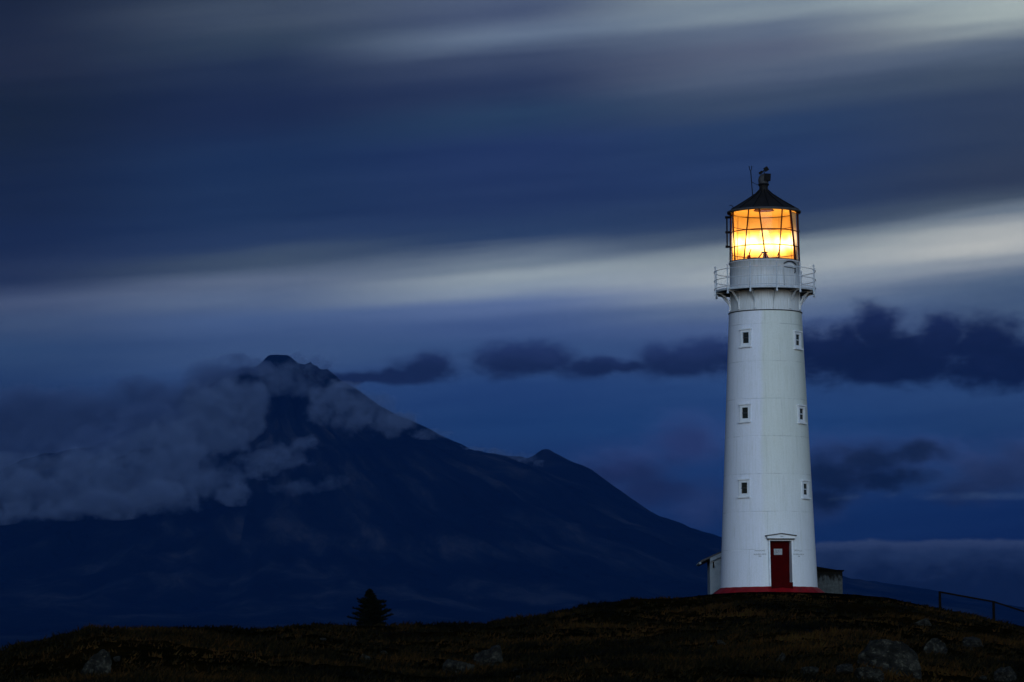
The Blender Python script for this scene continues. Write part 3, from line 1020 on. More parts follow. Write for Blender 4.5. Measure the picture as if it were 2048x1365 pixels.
def bracket_mesh(deg):
    m = MB()
    zb, zt_ = zat(622), Z_FL - 0.014
    ro = R_G - 0.02
    outer = [(ro, zt_), (ro, zt_ - 0.07)]
    for k in range(1, 9):
        t = PI / 2 * k / 8
        outer.append((R_DR + 0.07 + (ro - R_DR - 0.09) * (1 - math.sin(t)), zb + (zt_ - 0.07 - zb) * math.cos(t) ** 1.0))
    inner = [(R_DR - 0.01, zb), (R_DR - 0.01, zt_)]
    # web: curved rib with an open middle
    th = 0.016
    for (r1, z1_), (r2, z2_) in zip(outer[1:], outer[2:]):
        dr, dz_ = r2 - r1, z2_ - z1_
        L = math.hypot(dr, dz_); nx_, nz_ = -dz_ / L, dr / L
        w = 0.05
        if nx_ > 0: nx_, nz_ = -nx_, -nz_
        q = [(r1, z1_), (r2, z2_), (r2 + nx_ * w, z2_ + nz_ * w + 0.02), (r1 + nx_ * w, z1_ + nz_ * w + 0.02)]
        a = R(deg)
        rd = Vector((math.sin(a), -math.cos(a), 0)); tg = Vector((math.cos(a), math.sin(a), 0))
        pa = [rd * r + Vector((0, 0, z)) - tg * th for r, z in q]
        pb = [rd * r + Vector((0, 0, z)) + tg * th for r, z in q]
        m.hexa(pa, pb)
    a = R(deg)
    rot = Matrix.Rotation(a, 3, 'Z')
    m.box(pol((ro + R_DR) / 2, deg, zt_ - 0.03), (0.045, ro - R_DR, 0.05), rot)
    m.box(pol(R_DR + 0.03, deg, (zb + zt_) / 2 - 0.02), (0.035, 0.04, zt_ - zb + 0.02), rot)
    m.tube([pol(R_DR + 0.02, deg, zb - 0.02), pol(R_DR + 0.10, deg, zb - 0.02)], 0.04, 8)
    m.tube([pol(R_DR + 0.10, deg, zb + 0.30), pol(ro - 0.22, deg, zt_ - 0.10)], 0.014, 6)
    return m


def post_mesh(deg):
    m = MB()
    zb, zt_ = zat(594), zat(538.8)
    m.tube([pol(R_P, deg, zb), pol(R_P, deg, zb + 0.05), pol(R_P, deg, zb + 0.09)], [0.045, 0.060, 0.045], 10)
    m.tube([pol(R_P, deg, zb + 0.09), pol(R_P, deg, zt_)], [0.036, 0.027], 10)
    for z in zrail:
        m.tube([pol(R_P, deg, z - 0.05), pol(R_P, deg, z), pol(R_P, deg, z + 0.05)], [0.028, 0.048, 0.028], 10)
    m.tube([pol(R_P, deg, zt_ - 0.02), pol(R_P, deg, zt_ + 0.03), pol(R_P, deg, zt_ + 0.07), pol(R_P, deg, zt_ + 0.10)], [0.024, 0.048, 0.04, 0.008], 10)
    return m


for k, dg in enumerate(POSTS):
    if k == 0:
        br0 = bracket_mesh(0).build('bracket', M_DRUM, LH); br0.rotation_euler.z = R(dg)
        po0 = post_mesh(0).build('railing_post', M_RAIL, LH); po0.rotation_euler.z = R(dg)
    else:
        for src in (br0, po0):
            c = src.copy(); COL.objects.link(c); c.parent = LH; c.rotation_euler.z = R(dg)
for z in zrail:
    mb = MB()
    mb.tube([pol(R_P, 5 * k, z) for k in range(72)], 0.017, 6, closed=True)
    mb.build('gallery_rail', M_RAIL, LH)

# lantern: glazing, leaning bars, rings
Z_EV = zat(426.0)
R_LB, R_LT = rad(69.3, 524), rad(66.3, 428)


def RL(z):
    return R_LB + (R_LT - R_LB) * (z - Z_LB) / (Z_EV - Z_LB)


mb = MB()
mb.lathe([(RL(Z_LB) - 0.03, Z_LB + 0.005), (RL(Z_EV) - 0.03, Z_EV)], 48)
mb.build('lantern_glazing', M_GLASS, LH)


def barline(a0, a1):
    return [pol(RL(Z_LB + (Z_EV - Z_LB) * t), a0 + (a1 - a0) * t, Z_LB + (Z_EV - Z_LB) * t) for t in np.linspace(0, 1, 7)]


for k in range(6):
    b0 = 13 + 60 * k
    for a0, a1 in ((b0 + 11, b0 + 29.5 - 9.3), (b0 - 11, b0 - 30.5 + 9.3)):
        mb = MB(); mb.tube(barline(a0, a1), 0.034 if not (k == 1 and a0 < b0) else 0.055, 6)
        mb.build('glazing_bar', M_BAR, LH)
for py in (466.6, 497.5):
    z = zat(py)
    mb = MB(); mb.tube([pol(RL(z), 6 * k, z) for k in range(60)], 0.025, 6, closed=True)
    mb.build('glazing_ring', M_BAR, LH)
mb = MB(); mb.lathe([(R_LB + 0.02, Z_LB + 0.002), (R_LB + 0.035, Z_LB + 0.05), (R_LB - 0.06, Z_LB + 0.055)], 60)
mb.build('lower_ring', M_GREY, LH)

# inside: blanking panels round the landward half, ceiling, lens on its pedestal
mb = MB()
mb.lathe([(R_LB - 0.07, Z_LB + 0.01), (R_LT - 0.07, Z_EV - 0.06)], 48, R(60), R(287))
bp = mb.build('blind', M_CURT, LH)
for d in (96, 124, 152, 180, 208, 236, 264):
    r = MB(); r.tube([pol(R_LB - 0.10, d, Z_LB + 0.02), pol(R_LT - 0.10, d, Z_EV - 0.08)], 0.018, 6)
    r.build('blind_rib', M_CREAM, bp)
for py in (452, 508):
    z = zat(py)
    r = MB(); r.tube([pol(RL(z) - 0.11, 64 + 5.5 * k, z) for k in range(41)], 0.013, 6)
    r.build('blind_rail', M_BAR, bp)
mb = MB(); mb.lathe([(0.0, Z_EV + 0.55), (0.42, Z_EV + 0.34), (R_LT - 0.05, Z_EV - 0.02)], 40)
ce = mb.build('lantern_ceiling', M_CREAM, LH)
mb = MB(); mb.lathe([(0.30, Z_EV + 0.30), (0.44, Z_EV + 0.16), (0.50, Z_EV + 0.10), (0.40, Z_EV + 0.12), (0.0, Z_EV + 0.2)], 32)
mb.build('smoke_cowl', M_BAR, ce)
mb = MB(); mb.lathe([(0.0, Z_LB - 0.05), (R_LB - 0.1, Z_LB - 0.05)], 40)
mb.build('lantern_floor', M_CREAM, LH)
ZL = zat(481)
mb = MB()
mb.lathe([(0.26, Z_LB - 0.05), (0.22, Z_LB + 0.05), (0.10, Z_LB + 0.10), (0.06, ZL - 0.62), (0.16, ZL - 0.60), (0.16, ZL - 0.56)], 24)
for k in range(3):
    mb.tube([pol(0.55, 20 + 120 * k, Z_LB - 0.05), pol(0.10, 20 + 120 * k, ZL - 0.60)], 0.03, 8)
mb.build('lens_pedestal', M_BAR, LH)
M_LENS = bpy.data.materials.new('lit_lens')          # glowing prism glass: gives off light and lets the lamp through
M_LENS.use_nodes = True
lt = M_LENS.node_tree
lt.nodes.clear()
le = lt.nodes.new('ShaderNodeEmission'); le.inputs[0].default_value = (1.0, 0.66, 0.26, 1); le.inputs[1].default_value = 0.7
lr = lt.nodes.new('ShaderNodeBsdfTransparent'); lr.inputs[0].default_value = (0.9, 0.85, 0.75, 1)
la_ = lt.nodes.new('ShaderNodeAddShader'); lm = lt.nodes.new('ShaderNodeOutputMaterial')
lt.links.new(le.outputs[0], la_.inputs[0]); lt.links.new(lr.outputs[0], la_.inputs[1]); lt.links.new(la_.outputs[0], lm.inputs[0])
mb = MB()
pr = []
for k in range(9):
    z = ZL - 0.52 + 0.95 * k / 8
    r = 0.30 - 0.10 * ((k - 4) / 4) ** 2
    pr += [(r - 0.02, z - 0.035), (r + 0.02, z), (r - 0.02, z + 0.035)]
mb.lathe([(0.0, pr[0][1])] + pr + [(0.0, pr[-1][1])], 32, smooth=False)
lens = mb.build('lens', M_LENS, LH)
for sx, dz_ in ((-0.75, 0.0), (0.62, -0.1)):
    mb = MB(); mb.box((sx, 0.55, Z_LB + 0.22 + dz_), (0.16, 0.16, 0.46)); mb.tube([(sx, 0.55, Z_LB + 0.4), (sx + 0.1, 0.5, Z_LB + 0.75 + dz_)], 0.025, 6)
    mb.build('lamp_changer', M_BAR, LH)
ll = bpy.data.lights.new('lantern_light', 'POINT')
ll.energy = 1900.0
ll.shadow_soft_size = 0.14
ll.color = (1.0, 1.0, 1.0)
ll.use_nodes = True
lg = G(ll.node_tree)
em = [n for n in ll.node_tree.nodes if n.type == 'EMISSION'][0]
nrm = lg.n('ShaderNodeTexCoord').outputs['Normal']
nz_ = lg.m('ABSOLUTE', lg.xyz(nrm)[2])
# the prisms throw most of the light out level
bz = lg.m('DIVIDE', nz_, 0.25)
beam = lg.m('POWER', 2.718, lg.m('MULTIPLY', lg.m('MULTIPLY', bz, bz), -1.0))
beam = lg.m('MULTIPLY', beam, lg.sm(lg.noise(nrm, 2.6, 3, 0.5), 0.3, 0.7, 0.35, 1.25))
lg.put(em.inputs['Strength'], lg.m('ADD', 0.034, lg.m('MULTIPLY', beam, 1.0)))
lg.put(em.inputs['Color'], lg.mix(lg.sm(beam, 0.0, 0.8), (1.0, 0.36, 0.035), (1.0, 0.70, 0.42)))
lo = bpy.data.objects.new('lantern_light', ll)
COL.objects.link(lo); lo.parent = LH; lo.location = (0.0, 0.0, ZL)

# roof
R_E = rad(73.5, 425)
Z_EE = zat(425.5)
NR = 14
zn, rn = zat(381), rad(9.6, 381)
off = R(8)
mb = MB()
prof_r = [(R_E, Z_EE + 0.03), (R_E - 0.10, Z_EE + 0.10), (rad(38, 402), zat(402.5)), (rad(16.5, 388), zat(388)), (rn, zn), (rad(8.6, 376), zat(376)), (rad(9.4, 371), zat(371))]
mb.lathe(prof_r, NR, off, off + 2 * PI, smooth=False)
roof = mb.build('roof', M_ROOF, LH)
mb = MB(); mb.lathe([(R_E - 0.16, Z_EE - 0.05), (R_E, Z_EE - 0.045), (R_E + 0.01, Z_EE + 0.035), (R_E - 0.03, Z_EE + 0.055)], 56)
mb.build('gutter', M_GUTTER, roof)
for k in range(NR):
    a = math.degrees(off) + 360 / NR * k
    mb = MB(); mb.tube([pol(r + 0.008, a, z + 0.008) for r, z in prof_r[1:5]], 0.018, 6)
    mb.build('roof_seam', M_BLACK, roof)
mb = MB(); mb.lathe([(rad(9, 372), zat(372.5)), (rad(11.2, 370), zat(371)), (rad(11.2, 370), zat(369)), (rad(9.8, 368), zat(368))], 24)
mb.build('collar', M_BLACK, roof)
mb = MB()
mb.lathe([(rad(9.6, 368), zat(368.6)), (rad(10.6, 362), zat(362)), (rad(10.2, 357), zat(357)), (rad(7.5, 351), zat(351.5)), (rad(3.5, 348), zat(348.5)), (0.0, zat(347.8))], 24)
vent = mb.build('ventilator', M_GREY, roof)
cxx = rad(8.0, 356)
mb = MB(); mb.box((cxx, -0.22, zat(356.5)), (rad(13, 356), 0.22, zat(349.5) - zat(363.5)), Matrix.Rotation(R(4), 3, 'Y'))
mb.build('ventilator_hatch', M_BLACK, vent)
mb = MB()
p0 = Vector((rad(-4.5, 345), -0.05, zat(345.6))); p1 = Vector((rad(5.0, 340), -0.05, zat(339.5)))
dv = (p1 - p0); ang = math.atan2(dv.z, dv.x)
Mv = Matrix.Rotation(-ang, 3, 'Y')
mb.tube([(rad(1.5, 342), -0.05, zat(350)), (rad(1.5, 342), -0.05, zat(342))], 0.02, 8)
mb.tube([p0, p1], 0.026, 8)
mb.box(p1 + dv.normalized() * 0.02, (0.21, 0.10, 0.20), Mv)
mb.box(p0 - dv.normalized() * 0.02, (0.19, 0.09, 0.12), Mv)
mb.build('wind_vane', M_BLACK, roof)
mb = MB()
ax0 = Vector((rad(-22.0, 391), -0.30, zat(393.5))); ax1 = Vector((rad(-25.2, 344), -0.30, zat(344)))
mb.tube([ax0, ax1], 0.022, 8)
mb.tube([ax1, ax1 + Vector((-0.055, 0, 0.10)), ax1 + Vector((-0.075, 0, 0.25))], 0.016, 6)
mb.tube([ax1, ax1 + Vector((0.045, 0, 0.10)), ax1 + Vector((0.05, 0, 0.25))], 0.016, 6)
mb.tube([ax0.lerp(ax1, 0.56), Vector((rad(-10, 370), -0.1, zat(371.5)))], 0.013, 6)
mb.build('antenna', M_BLACK, roof)
mb = MB()
hk = [(-61, 416), (-63, 413), (-65, 411.5), (-68.5, 412.2)]
mb.tube([(rad(a, 412), -0.3, zat(b)) for a, b in hk], 0.017, 6)
mb.build('roof_hook', M_BLACK, roof)
# ladder on the left flank of the lantern, seen edge on
la = -90.0
mb = MB()
zl0, zl1 = zat(493.5), zat(433)
for dd in (-6, 6):
    mb.tube([pol(rad(74.6, 460), la + dd, zl0), pol(rad(74.6, 460), la + dd, zl1)], 0.035, 8)
for z in np.linspace(zl0 + 0.08, zl1 - 0.08, 6):
    mb.tube([pol(rad(74.6, 460), la - 6, z), pol(rad(74.6, 460), la + 6, z)], 0.017, 6)
for py in (434, 464, 493):
    for dd in (-6, 6):
        mb.tube([pol(RL(zat(py)), la + dd, zat(py)), pol(rad(78.0, py), la + dd, zat(py))], 0.035, 8)
mb.build('ladder', M_BLACK, LH)
mb = MB()
mb.tube([pol(RL(zat(466)), 88, zat(466)), pol(RL(zat(466)) + 0.09, 88, zat(466)), pol(RL(zat(463)) + 0.09, 88, zat(463)), pol(RL(zat(463)), 88, zat(463))], 0.02, 6)
mb.build('hand_grip', M_GREY, LH)
mb = MB()
mb.tube([pol(R_LB + 0.02, 88, Z_LB), pol(R_LT + 0.05, 89, Z_EV)], 0.018, 6)
mb.build('downpipe', M_GREY, LH)

# ------------------------------------------------------------------ sheds behind the tower
YS = 169.0


def pp(px, py, y=YS):
    return P(px, py, y)


a = pp(1419.5, 1118); b = pp(1419.5, 1190)
sx0, sz0 = a.x, b.z - 0.6
rise = (pp(1443, 1104).z - pp(1401, 1123.5).z) / (pp(1443, 1104).x - pp(1401, 1123.5).x)
x_l = pp(1401, 1123).x; x_r = pp(1476, 1104).x
z_l = pp(1401, 1122).z
sh = empty('lean_to_shed', (sx0 + 0.8, YS, b.z))
tag(sh, 'small pale rendered shed with sloping eaves at the left foot of the lighthouse', 'shed')
o = sh.location
zr = lambda x: z_l + (x - x_l) * rise
mb = MB()
wt = 0.17
q = [(sx0, YS), (x_r, YS), (x_r, YS + 2.2), (sx0, YS + 2.2)]
mb.hexa([(x - o.x, y - o.y, sz0 - o.z) for x, y in q], [(x - o.x, y - o.y, zr(x) - wt - o.z) for x, y in q])
mb.build('wall', M_SHED, sh)
mb = MB()
q = [(x_l, YS - 0.22), (x_r + 0.1, YS - 0.22), (x_r + 0.1, YS + 2.4), (x_l, YS + 2.4)]
mb.hexa([(x - o.x, y - o.y, zr(x) - 0.09 - o.z) for x, y in q], [(x - o.x, y - o.y, zr(x) - o.z) for x, y in q])
srf = mb.build('roof', M_GUTTER, sh)
mb = MB()
x1 = pp(1419.5, 1118).x
q = [(x1, YS - 0.26), (x_r, YS - 0.26), (x_r, YS - 0.223), (x1, YS - 0.223)]
mb.hexa([(x - o.x, y - o.y, zr(x) - 0.27 - o.z) for x, y in q], [(x - o.x, y - o.y, zr(x) - 0.085 - o.z) for x, y in q])
mb.build('bargeboard', M_SHED, srf)
mb = MB()
q = [(x_l + 0.03, YS - 0.20), (x1, YS - 0.20), (x1, YS + 2.3), (x_l + 0.03, YS + 2.3)]
mb.hexa([(x - o.x, y - o.y, zr(x) - 0.20 - o.z) for x, y in q], [(x - o.x, y - o.y, zr(x) - 0.092 - o.z) for x, y in q])
mb.build('rafter_end', M_WOOD, srf)
mb = MB()
gz = zr(x_l) - 0.12
mb.tube([(x_l - 0.03 - o.x, YS - 0.3 - o.y, gz - o.z), (x_l - 0.03 - o.x, YS + 2.4 - o.y, gz - o.z)], 0.06, 8)
mb.build('gutter', M_SHED, srf)
mb = MB()
lp = pp(1427, 1133)
mb.box((lp.x - o.x, -0.08, lp.z - o.z), (0.07, 0.14, 0.16)); mb.tube([(lp.x - o.x, -0.05, lp.z + 0.05 - o.z), (lp.x - o.x, 0.0, lp.z + 0.2 - o.z)], 0.03, 6)
mb.build('bracket', M_WOOD, sh)

YB = 170.5
bl, brr = pp(1600, 1187, YB).x, pp(1685.5, 1187, YB).x
zb0, zb1 = pp(1660, 1190, YB).z, pp(1660, 1142.5, YB).z
bh = empty('concrete_hut', ((bl + brr) / 2, YB, zb0))
tag(bh, 'squat stained concrete hut with a black mossy roof at the right foot of the lighthouse', 'hut')
o = bh.location
mb = MB()
hx = (brr - bl) / 2
ztp = zb1 - zb0
mb.hexa([(-hx, 0, -0.6), (hx, 0, -0.6), (hx + 0.04, 2.6, -0.6), (-hx, 2.6, -0.6)], [(-hx, 0, ztp + 0.02), (hx, 0, ztp - 0.02), (hx + 0.04, 2.6, ztp - 0.02), (-hx, 2.6, ztp + 0.02)])
mb.build('wall', mat_concrete(), bh)
mb = MB()
zl_, zr_ = pp(1600, 1125, YB).z - zb0, pp(1688, 1141.3, YB).z - zb0
mb.hexa([(-hx, -0.10, ztp + 0.03), (hx + 0.07, -0.10, ztp - 0.015), (hx + 0.10, 2.7, ztp - 0.015), (-hx, 2.7, ztp + 0.03)],
        [(-hx, -0.08, ztp + 0.14), (hx + 0.07, -0.08, ztp + 0.045), (hx + 0.08, 1.3, zr_ + 0.04), (-hx, 1.3, zl_)])
mb.build('roof', M_MOSS, bh)

# ------------------------------------------------------------------ handrail on the right shoulder
YH = 171.0
hp = [P(1879.5, 1184, YH), P(1987, 1203.5, YH), P(2096, 1238.5, YH), P(2200, 1268, YH)]
hr = empty('handrail', (hp[0].x, YH, hp[0].z - 1.0))
tag(hr, 'dark wooden handrail on thin posts stepping down the right slope', 'handrail')
o = hr.location
for p in hp:
    mb = MB()
    q = p - o
    mb.box((q.x, 0.0, q.z - 0.58), (0.125, 0.11, 1.22))
    mb.build('post', M_WOOD, hr)
mb = MB()
for p, q in zip(hp, hp[1:]):
    a, b = p - o, q - o
    mb.hexa([(a.x, -0.09, a.z - 0.06), (b.x, -0.09, b.z - 0.06), (b.x, -0.058, b.z - 0.06), (a.x, -0.058, a.z - 0.06)],
            [(a.x, -0.09, a.z + 0.03), (b.x, -0.09, b.z + 0.03), (b.x, -0.058, b.z + 0.03), (a.x, -0.058, a.z + 0.03)])
mb.build('rail', M_WOOD, hr)

# ------------------------------------------------------------------ young conifer behind the crest
YT = 140.0
tt = P(739.5, 1178, YT)
ga, _ = t_el(739.5, 1250)
gz_ = float(hill(np.array([ga]), np.array([math.hypot(tt.x, YT)]))[0])
TH = tt.z - gz_
tree = empty('conifer', (tt.x, YT, gz_ - 0.05))
tag(tree, 'small dark conifer with upswept branches standing on the left skyline', 'tree')
mb = MB()
mb.tube([(0, 0, -0.3), (0.03, 0, TH * 0.4), (0.0, 0, TH * 0.8), (-0.01, 0, TH)], [0.10, 0.07, 0.035, 0.01], 8)
mb.build('trunk', M_BARK, tree)
rt = random.Random(5)
TV, TF = [], []


def spray(base, d, L, w):
    """One branch: a stem with short needle tufts all along it."""
    n = max(6, int(L / 0.045))
    for i in range(n):
        t = (i + 0.5) / n
        p = base + d * (L * t) + Vector((0, 0, 0.10 * L * t * t))
        for k in range(9):
            u = Vector((rt.gauss(0, 1), rt.gauss(0, 1), rt.gauss(0, 0.55))).normalized()
            u = (u + d * 0.9 + Vector((0, 0, 0.25))).normalized()
            l = w * (1.05 - 0.55 * t) * rt.uniform(0.6, 1.25)
            s = u.cross(Vector((rt.random(), rt.random(), rt.random()))).normalized() * (0.022 + 0.012 * rt.random())
            b = len(TV)
            TV.extend([p - s, p + s, p + u * l])
            TF.append((b, b + 1, b + 2))


wid = 44 * YT / FOC
lev = [(-0.10, 1.15), (-0.03, 1.2), (0.05, 1.1), (0.12, 1.05), (0.21, 0.72), (0.29, 0.85), (0.38, 1.02), (0.46, 1.06), (0.54, 0.98), (0.62, 0.82), (0.69, 0.66), (0.74, 0.62), (0.80, 0.36), (0.85, 0.30), (0.90, 0.24), (0.945, 0.17), (0.98, 0.08)]
z_lo = TH - 74 * YT / FOC
for t, wd in lev:
    z = z_lo - 0.15 + (TH - z_lo + 0.15) * t
    nb_ = 10 if t < 0.75 else 9
    a0 = rt.random() * 6.28
    for k in range(nb_):
        a = a0 + 6.283 * k / nb_ + rt.uniform(-0.25, 0.25)
        up = rt.uniform(0.06, 0.30)
        d = Vector((math.cos(a), math.sin(a), up)).normalized()
        L = wid * wd * rt.uniform(0.50, 1.18) * (1.0 + 0.10 * math.cos(a))
        spray(Vector((0, 0, z - 0.22 * L)), d, L, 0.19 if t < 0.78 else 0.12)
crown = mesh_np('crown', np.array([tuple(v) for v in TV]), np.array(TF), M_NEEDLE, tree, smooth=False)

# ------------------------------------------------------------------ boulders
def rock_mesh(seed, flat=0.75, pts=1):
    bm = bmesh.new()
    bmesh.ops.create_icosphere(bm, subdivisions=5, radius=1.0)
    rg = random.Random(seed)
    planes = [(Vector((rg.gauss(0, 1), rg.gauss(0, 1), rg.gauss(0, 0.7))).normalized(), rg.uniform(0.42, 0.80)) for _ in range(10)]
    from mathutils import noise as mn
    for v in bm.verts:
        p = v.co.copy()
        for n, d in planes:
            k = p.dot(n) - d
            if k > 0: p -= n * k * 0.97
        q = p * 1.6 + Vector((seed * 3.1, 0, 0))
        p += p.normalized() * (0.10 * mn.fractal(q, 1.0, 2.0, 4) + 0.06 * mn.fractal(q * 3.5, 1.0, 2.0, 4) - 0.05 * abs(mn.noise(q * 2.2)))
        if seed == 3: p.z -= 0.55 * max(p.x + 0.1, 0) ** 1.5 * (p.z + 1) / 2
        v.co = p
    me = bpy.data.meshes.new('boulder')
    bm.to_mesh(me); bm.free()
    me.polygons.foreach_set('use_smooth', [True] * len(me.polygons))
    me.materials.append(M_ROCK)
    xs = [v.co.x for v in me.vertices]; zs_ = [v.co.z for v in me.vertices]
    return me, max(xs) - min(xs), max(zs_) - min(zs_)


GB = 'lichened boulders scattered over the hillside'
boulders = [
 (1790, 1352, 134, 80, 'largest grey lichened boulder, broad and humped, low on the right slope', 12),
 (1868, 1314, 58, 38, 'angular pale boulder just right of the largest boulder', -10),
 (1947, 1294, 44, 26, 'pointed pale boulder on the right slope beneath the handrail', 10),
 (1850, 1254, 40, 18, 'low rounded boulder highest on the right slope near the skyline', 0),
 (983, 1332, 60, 46, 'rounded grey boulder with a bright top below the middle of the hill', 8),
 (920, 1352, 66, 40, 'darker squarish boulder leaning beside the rounded one at the hill foot', -6),
 (193, 1354, 62, 58, 'blocky upright boulder at the far left foot of the hill', 0),
 (235, 1324, 15, 13, 'small stone tucked right of the blocky upright boulder', 0),
 (1562, 1327, 16, 22, 'small upright pale stone alone below the lighthouse door', 20),
 (1441, 1290, 20, 10, 'upper flat pale stone in the grass below the left shed', 0),
 (1424, 1299, 15, 9, 'lower flat pale stone in the grass below the left shed', 0),
 (729, 1321, 26, 15, 'small flat dark rock in the grass below the conifer', 0),
 (770, 1310, 18, 8, 'thin sliver of rock showing in the turf below the conifer', 10),
 (1620, 1350, 38, 20, 'half buried broken rock between the upright stone and the largest boulder', 0),
 (1690, 1348, 40, 20, 'half buried rock close left of the largest boulder', -8),
 (1735, 1366, 60, 32, 'dark ledge of rock at the lower left foot of the largest boulder', 0),
 (2016, 1364, 46, 34, 'rough outcrop in the bottom right corner of the slope', 12),
 (1944, 1303, 9, 8, 'tiny bright stone below the pointed boulder', 0),
 (1029, 1343, 10, 7, 'upper of two little pale stones right of the rounded boulder', 0),
 (1038, 1358, 12, 9, 'lower of two little pale stones right of the rounded boulder', 0),
 (1966, 1360, 18, 9, 'little flat stone left of the bottom right outcrop', 0),
 (645, 1281, 14, 6, 'flat pale stone just under the left skyline tussocks', 0),
]
for k, (px, py, w, h, lab, tl) in enumerate(boulders):
    p, r = on_ground(px, min(py, 1364))
    me, mw_, mh = rock_mesh(k + 3)
    sx = w * r / FOC / mw_
    sz = 1.25 * h * r / FOC / mh
    ob = bpy.data.objects.new('boulder', me)
    COL.objects.link(ob)
    ob.scale = (sx, sx * 0.8, sz)
    ob.rotation_euler = (0, R(tl), 0)
    ob.location = p + Vector((0, sx * 0.4, h * r / FOC * 0.28))
    tag(ob, lab, 'boulder', GB)

# ------------------------------------------------------------------ rough grass: tussocks all over the hill, one mesh of blades
NT = 52000
ga_ = RNG.uniform(-9.4, 9.4, NT * 2)
u = RNG.random(NT * 2)
gr = 26 * (176 / 26) ** u ** 0.8
clump = fbm(gr * np.sin(np.radians(ga_)) / 3.0, gr * np.cos(np.radians(ga_)) / 4.5, 3, 51)
keep = RNG.random(NT * 2) < np.clip(0.5 + 1.1 * clump, 0.12, 1.0)
gxp = gr * np.sin(np.radians(ga_)); gyp = gr * np.cos(np.radians(ga_))
dtw = np.hypot(gxp - TA.x, gyp - TA.y)
keep &= dtw > rs1 + 0.35
ga_, gr, gxp, gyp, clump, dtw = (q[keep][:NT] for q in (ga_, gr, gxp, gyp, clump, dtw))
n = len(ga_)
gz0 = hill(ga_, gr)
NB = 6
hgt = (0.06 + 0.12 * RNG.random(n) + 0.18 * np.clip(clump, 0, 1)) * (0.35 + 0.65 * sstep(dtw, 3, 12)) * (0.7 + 0.3 * sstep(gr, 40, 100))
base = np.repeat(np.stack([gxp, gyp, gz0 - 0.03], -1), NB, 0)
hb_ = np.repeat(hgt, NB) * RNG.uniform(0.55, 1.2, n * NB)
base[:, :2] += RNG.normal(0, 0.07, (n * NB, 2))
fa = RNG.uniform(0, 6.283, n * NB)
wd = 0.014 + 0.00022 * np.repeat(gr, NB)
side = np.stack([np.cos(fa) * wd, np.sin(fa) * wd * 0.6, np.zeros_like(fa)], -1)
lean = RNG.normal(0, 0.55, (n * NB, 2)); lean[:, 0] += 0.30
tip = base + np.stack([lean[:, 0] * hb_, lean[:, 1] * hb_, hb_], -1)
V = np.stack([base - side, base + side, tip], 1).reshape(-1, 3)
F = np.arange(len(V)).reshape(-1, 3)
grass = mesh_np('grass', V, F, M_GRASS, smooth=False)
tag(grass, 'rough dry brown heath grass covering the hill', 'grass', kind='stuff')

# ------------------------------------------------------------------ cloud clinging to the volcano
def cloud(label, blobs, dens, col, seed, vox=60.0, nsc=1.0, edge=(0.04, 0.30), rag=0.6):
    pts = []
    for px, py, rx, ry, Y in blobs:
        c = P(px, py, Y); k = Y / FOC
        pts.append((c, (rx * k, (rx + ry) * 0.45 * k, ry * k)))
    cen = sum((c for c, r in pts), Vector()) / len(pts)
    bm = bmesh.new()
    for c, r in pts:
        bmesh.ops.create_icosphere(bm, subdivisions=3, radius=1.0, matrix=Matrix.Translation(c - cen) @ Matrix.Diagonal((r[0] * 1.12, r[1] * 1.12, r[2] * 1.12, 1)))
    me = bpy.data.meshes.new('cloud'); bm.to_mesh(me); bm.free()
    ob = bpy.data.objects.new('cloud', me)
    COL.objects.link(ob)
    md = ob.modifiers.new('r', 'REMESH'); md.mode = 'VOXEL'; md.voxel_size = vox
    bpy.context.view_layer.update()
    me2 = bpy.data.meshes.new_from_object(ob.evaluated_get(bpy.context.evaluated_depsgraph_get()))
    ob.modifiers.clear(); ob.data = me2; bpy.data.meshes.remove(me)
    ob.location = cen
    m = bpy.data.materials.new('cloud_vapour')
    m.use_nodes = True
    nt = m.node_tree
    nt.nodes.clear()
    g = G(nt)
    co = g.n('ShaderNodeTexCoord').outputs['Object']
    n1 = g.noise(g.v('ADD', co, (seed * 913.0, 0, 0)), 0.0034 * nsc, 6, 0.66, out='Color')
    q = g.v('ADD', co, g.v('MULTIPLY', g.v('SUBTRACT', n1, (0.5, 0.5, 0.5)), (520 / nsc, 520 / nsc, 480 / nsc)))
    d = None
    for c, r in pts:
        l = c - cen
        e = g.v('MULTIPLY', g.v('SUBTRACT', q, tuple(l)), (1 / r[0], 1 / r[1], 1 / r[2]))
        e = g.m('SUBTRACT', 1.0, g.v('LENGTH', e))
        d = e if d is None else g.m('SMOOTH_MAX', d, e, 0.06)
    fb = g.noise(g.v('ADD', co, (0, seed * 517.0, 0)), 0.0060 * nsc, 6, 0.68)
    d = g.m('ADD', d, g.m('MULTIPLY', g.m('SUBTRACT', fb, 0.52), rag))
    thin = g.noise(g.v('ADD', co, (seed * 311.0, 99.0, 0)), 0.0032 * nsc, 4, 0.6)
    den = g.m('MULTIPLY', g.m('MULTIPLY', g.sm(d, edge[0], edge[1]), dens), g.sm(thin, 0.32, 0.68, 0.30, 1.7))
    pvn = g.n('ShaderNodeVolumePrincipled')
    pvn.inputs['Color'].default_value = col + (1,)
    pvn.inputs['Anisotropy'].default_value = 0.0
    g.put(pvn.inputs['Density'], den)
    out = g.n('ShaderNodeOutputMaterial')
    nt.links.new(pvn.outputs[0], out.inputs['Volume'])
    ob.data.materials.clear(); ob.data.materials.append(m)
    tag(ob, label, 'cloud', kind='stuff')
    return ob


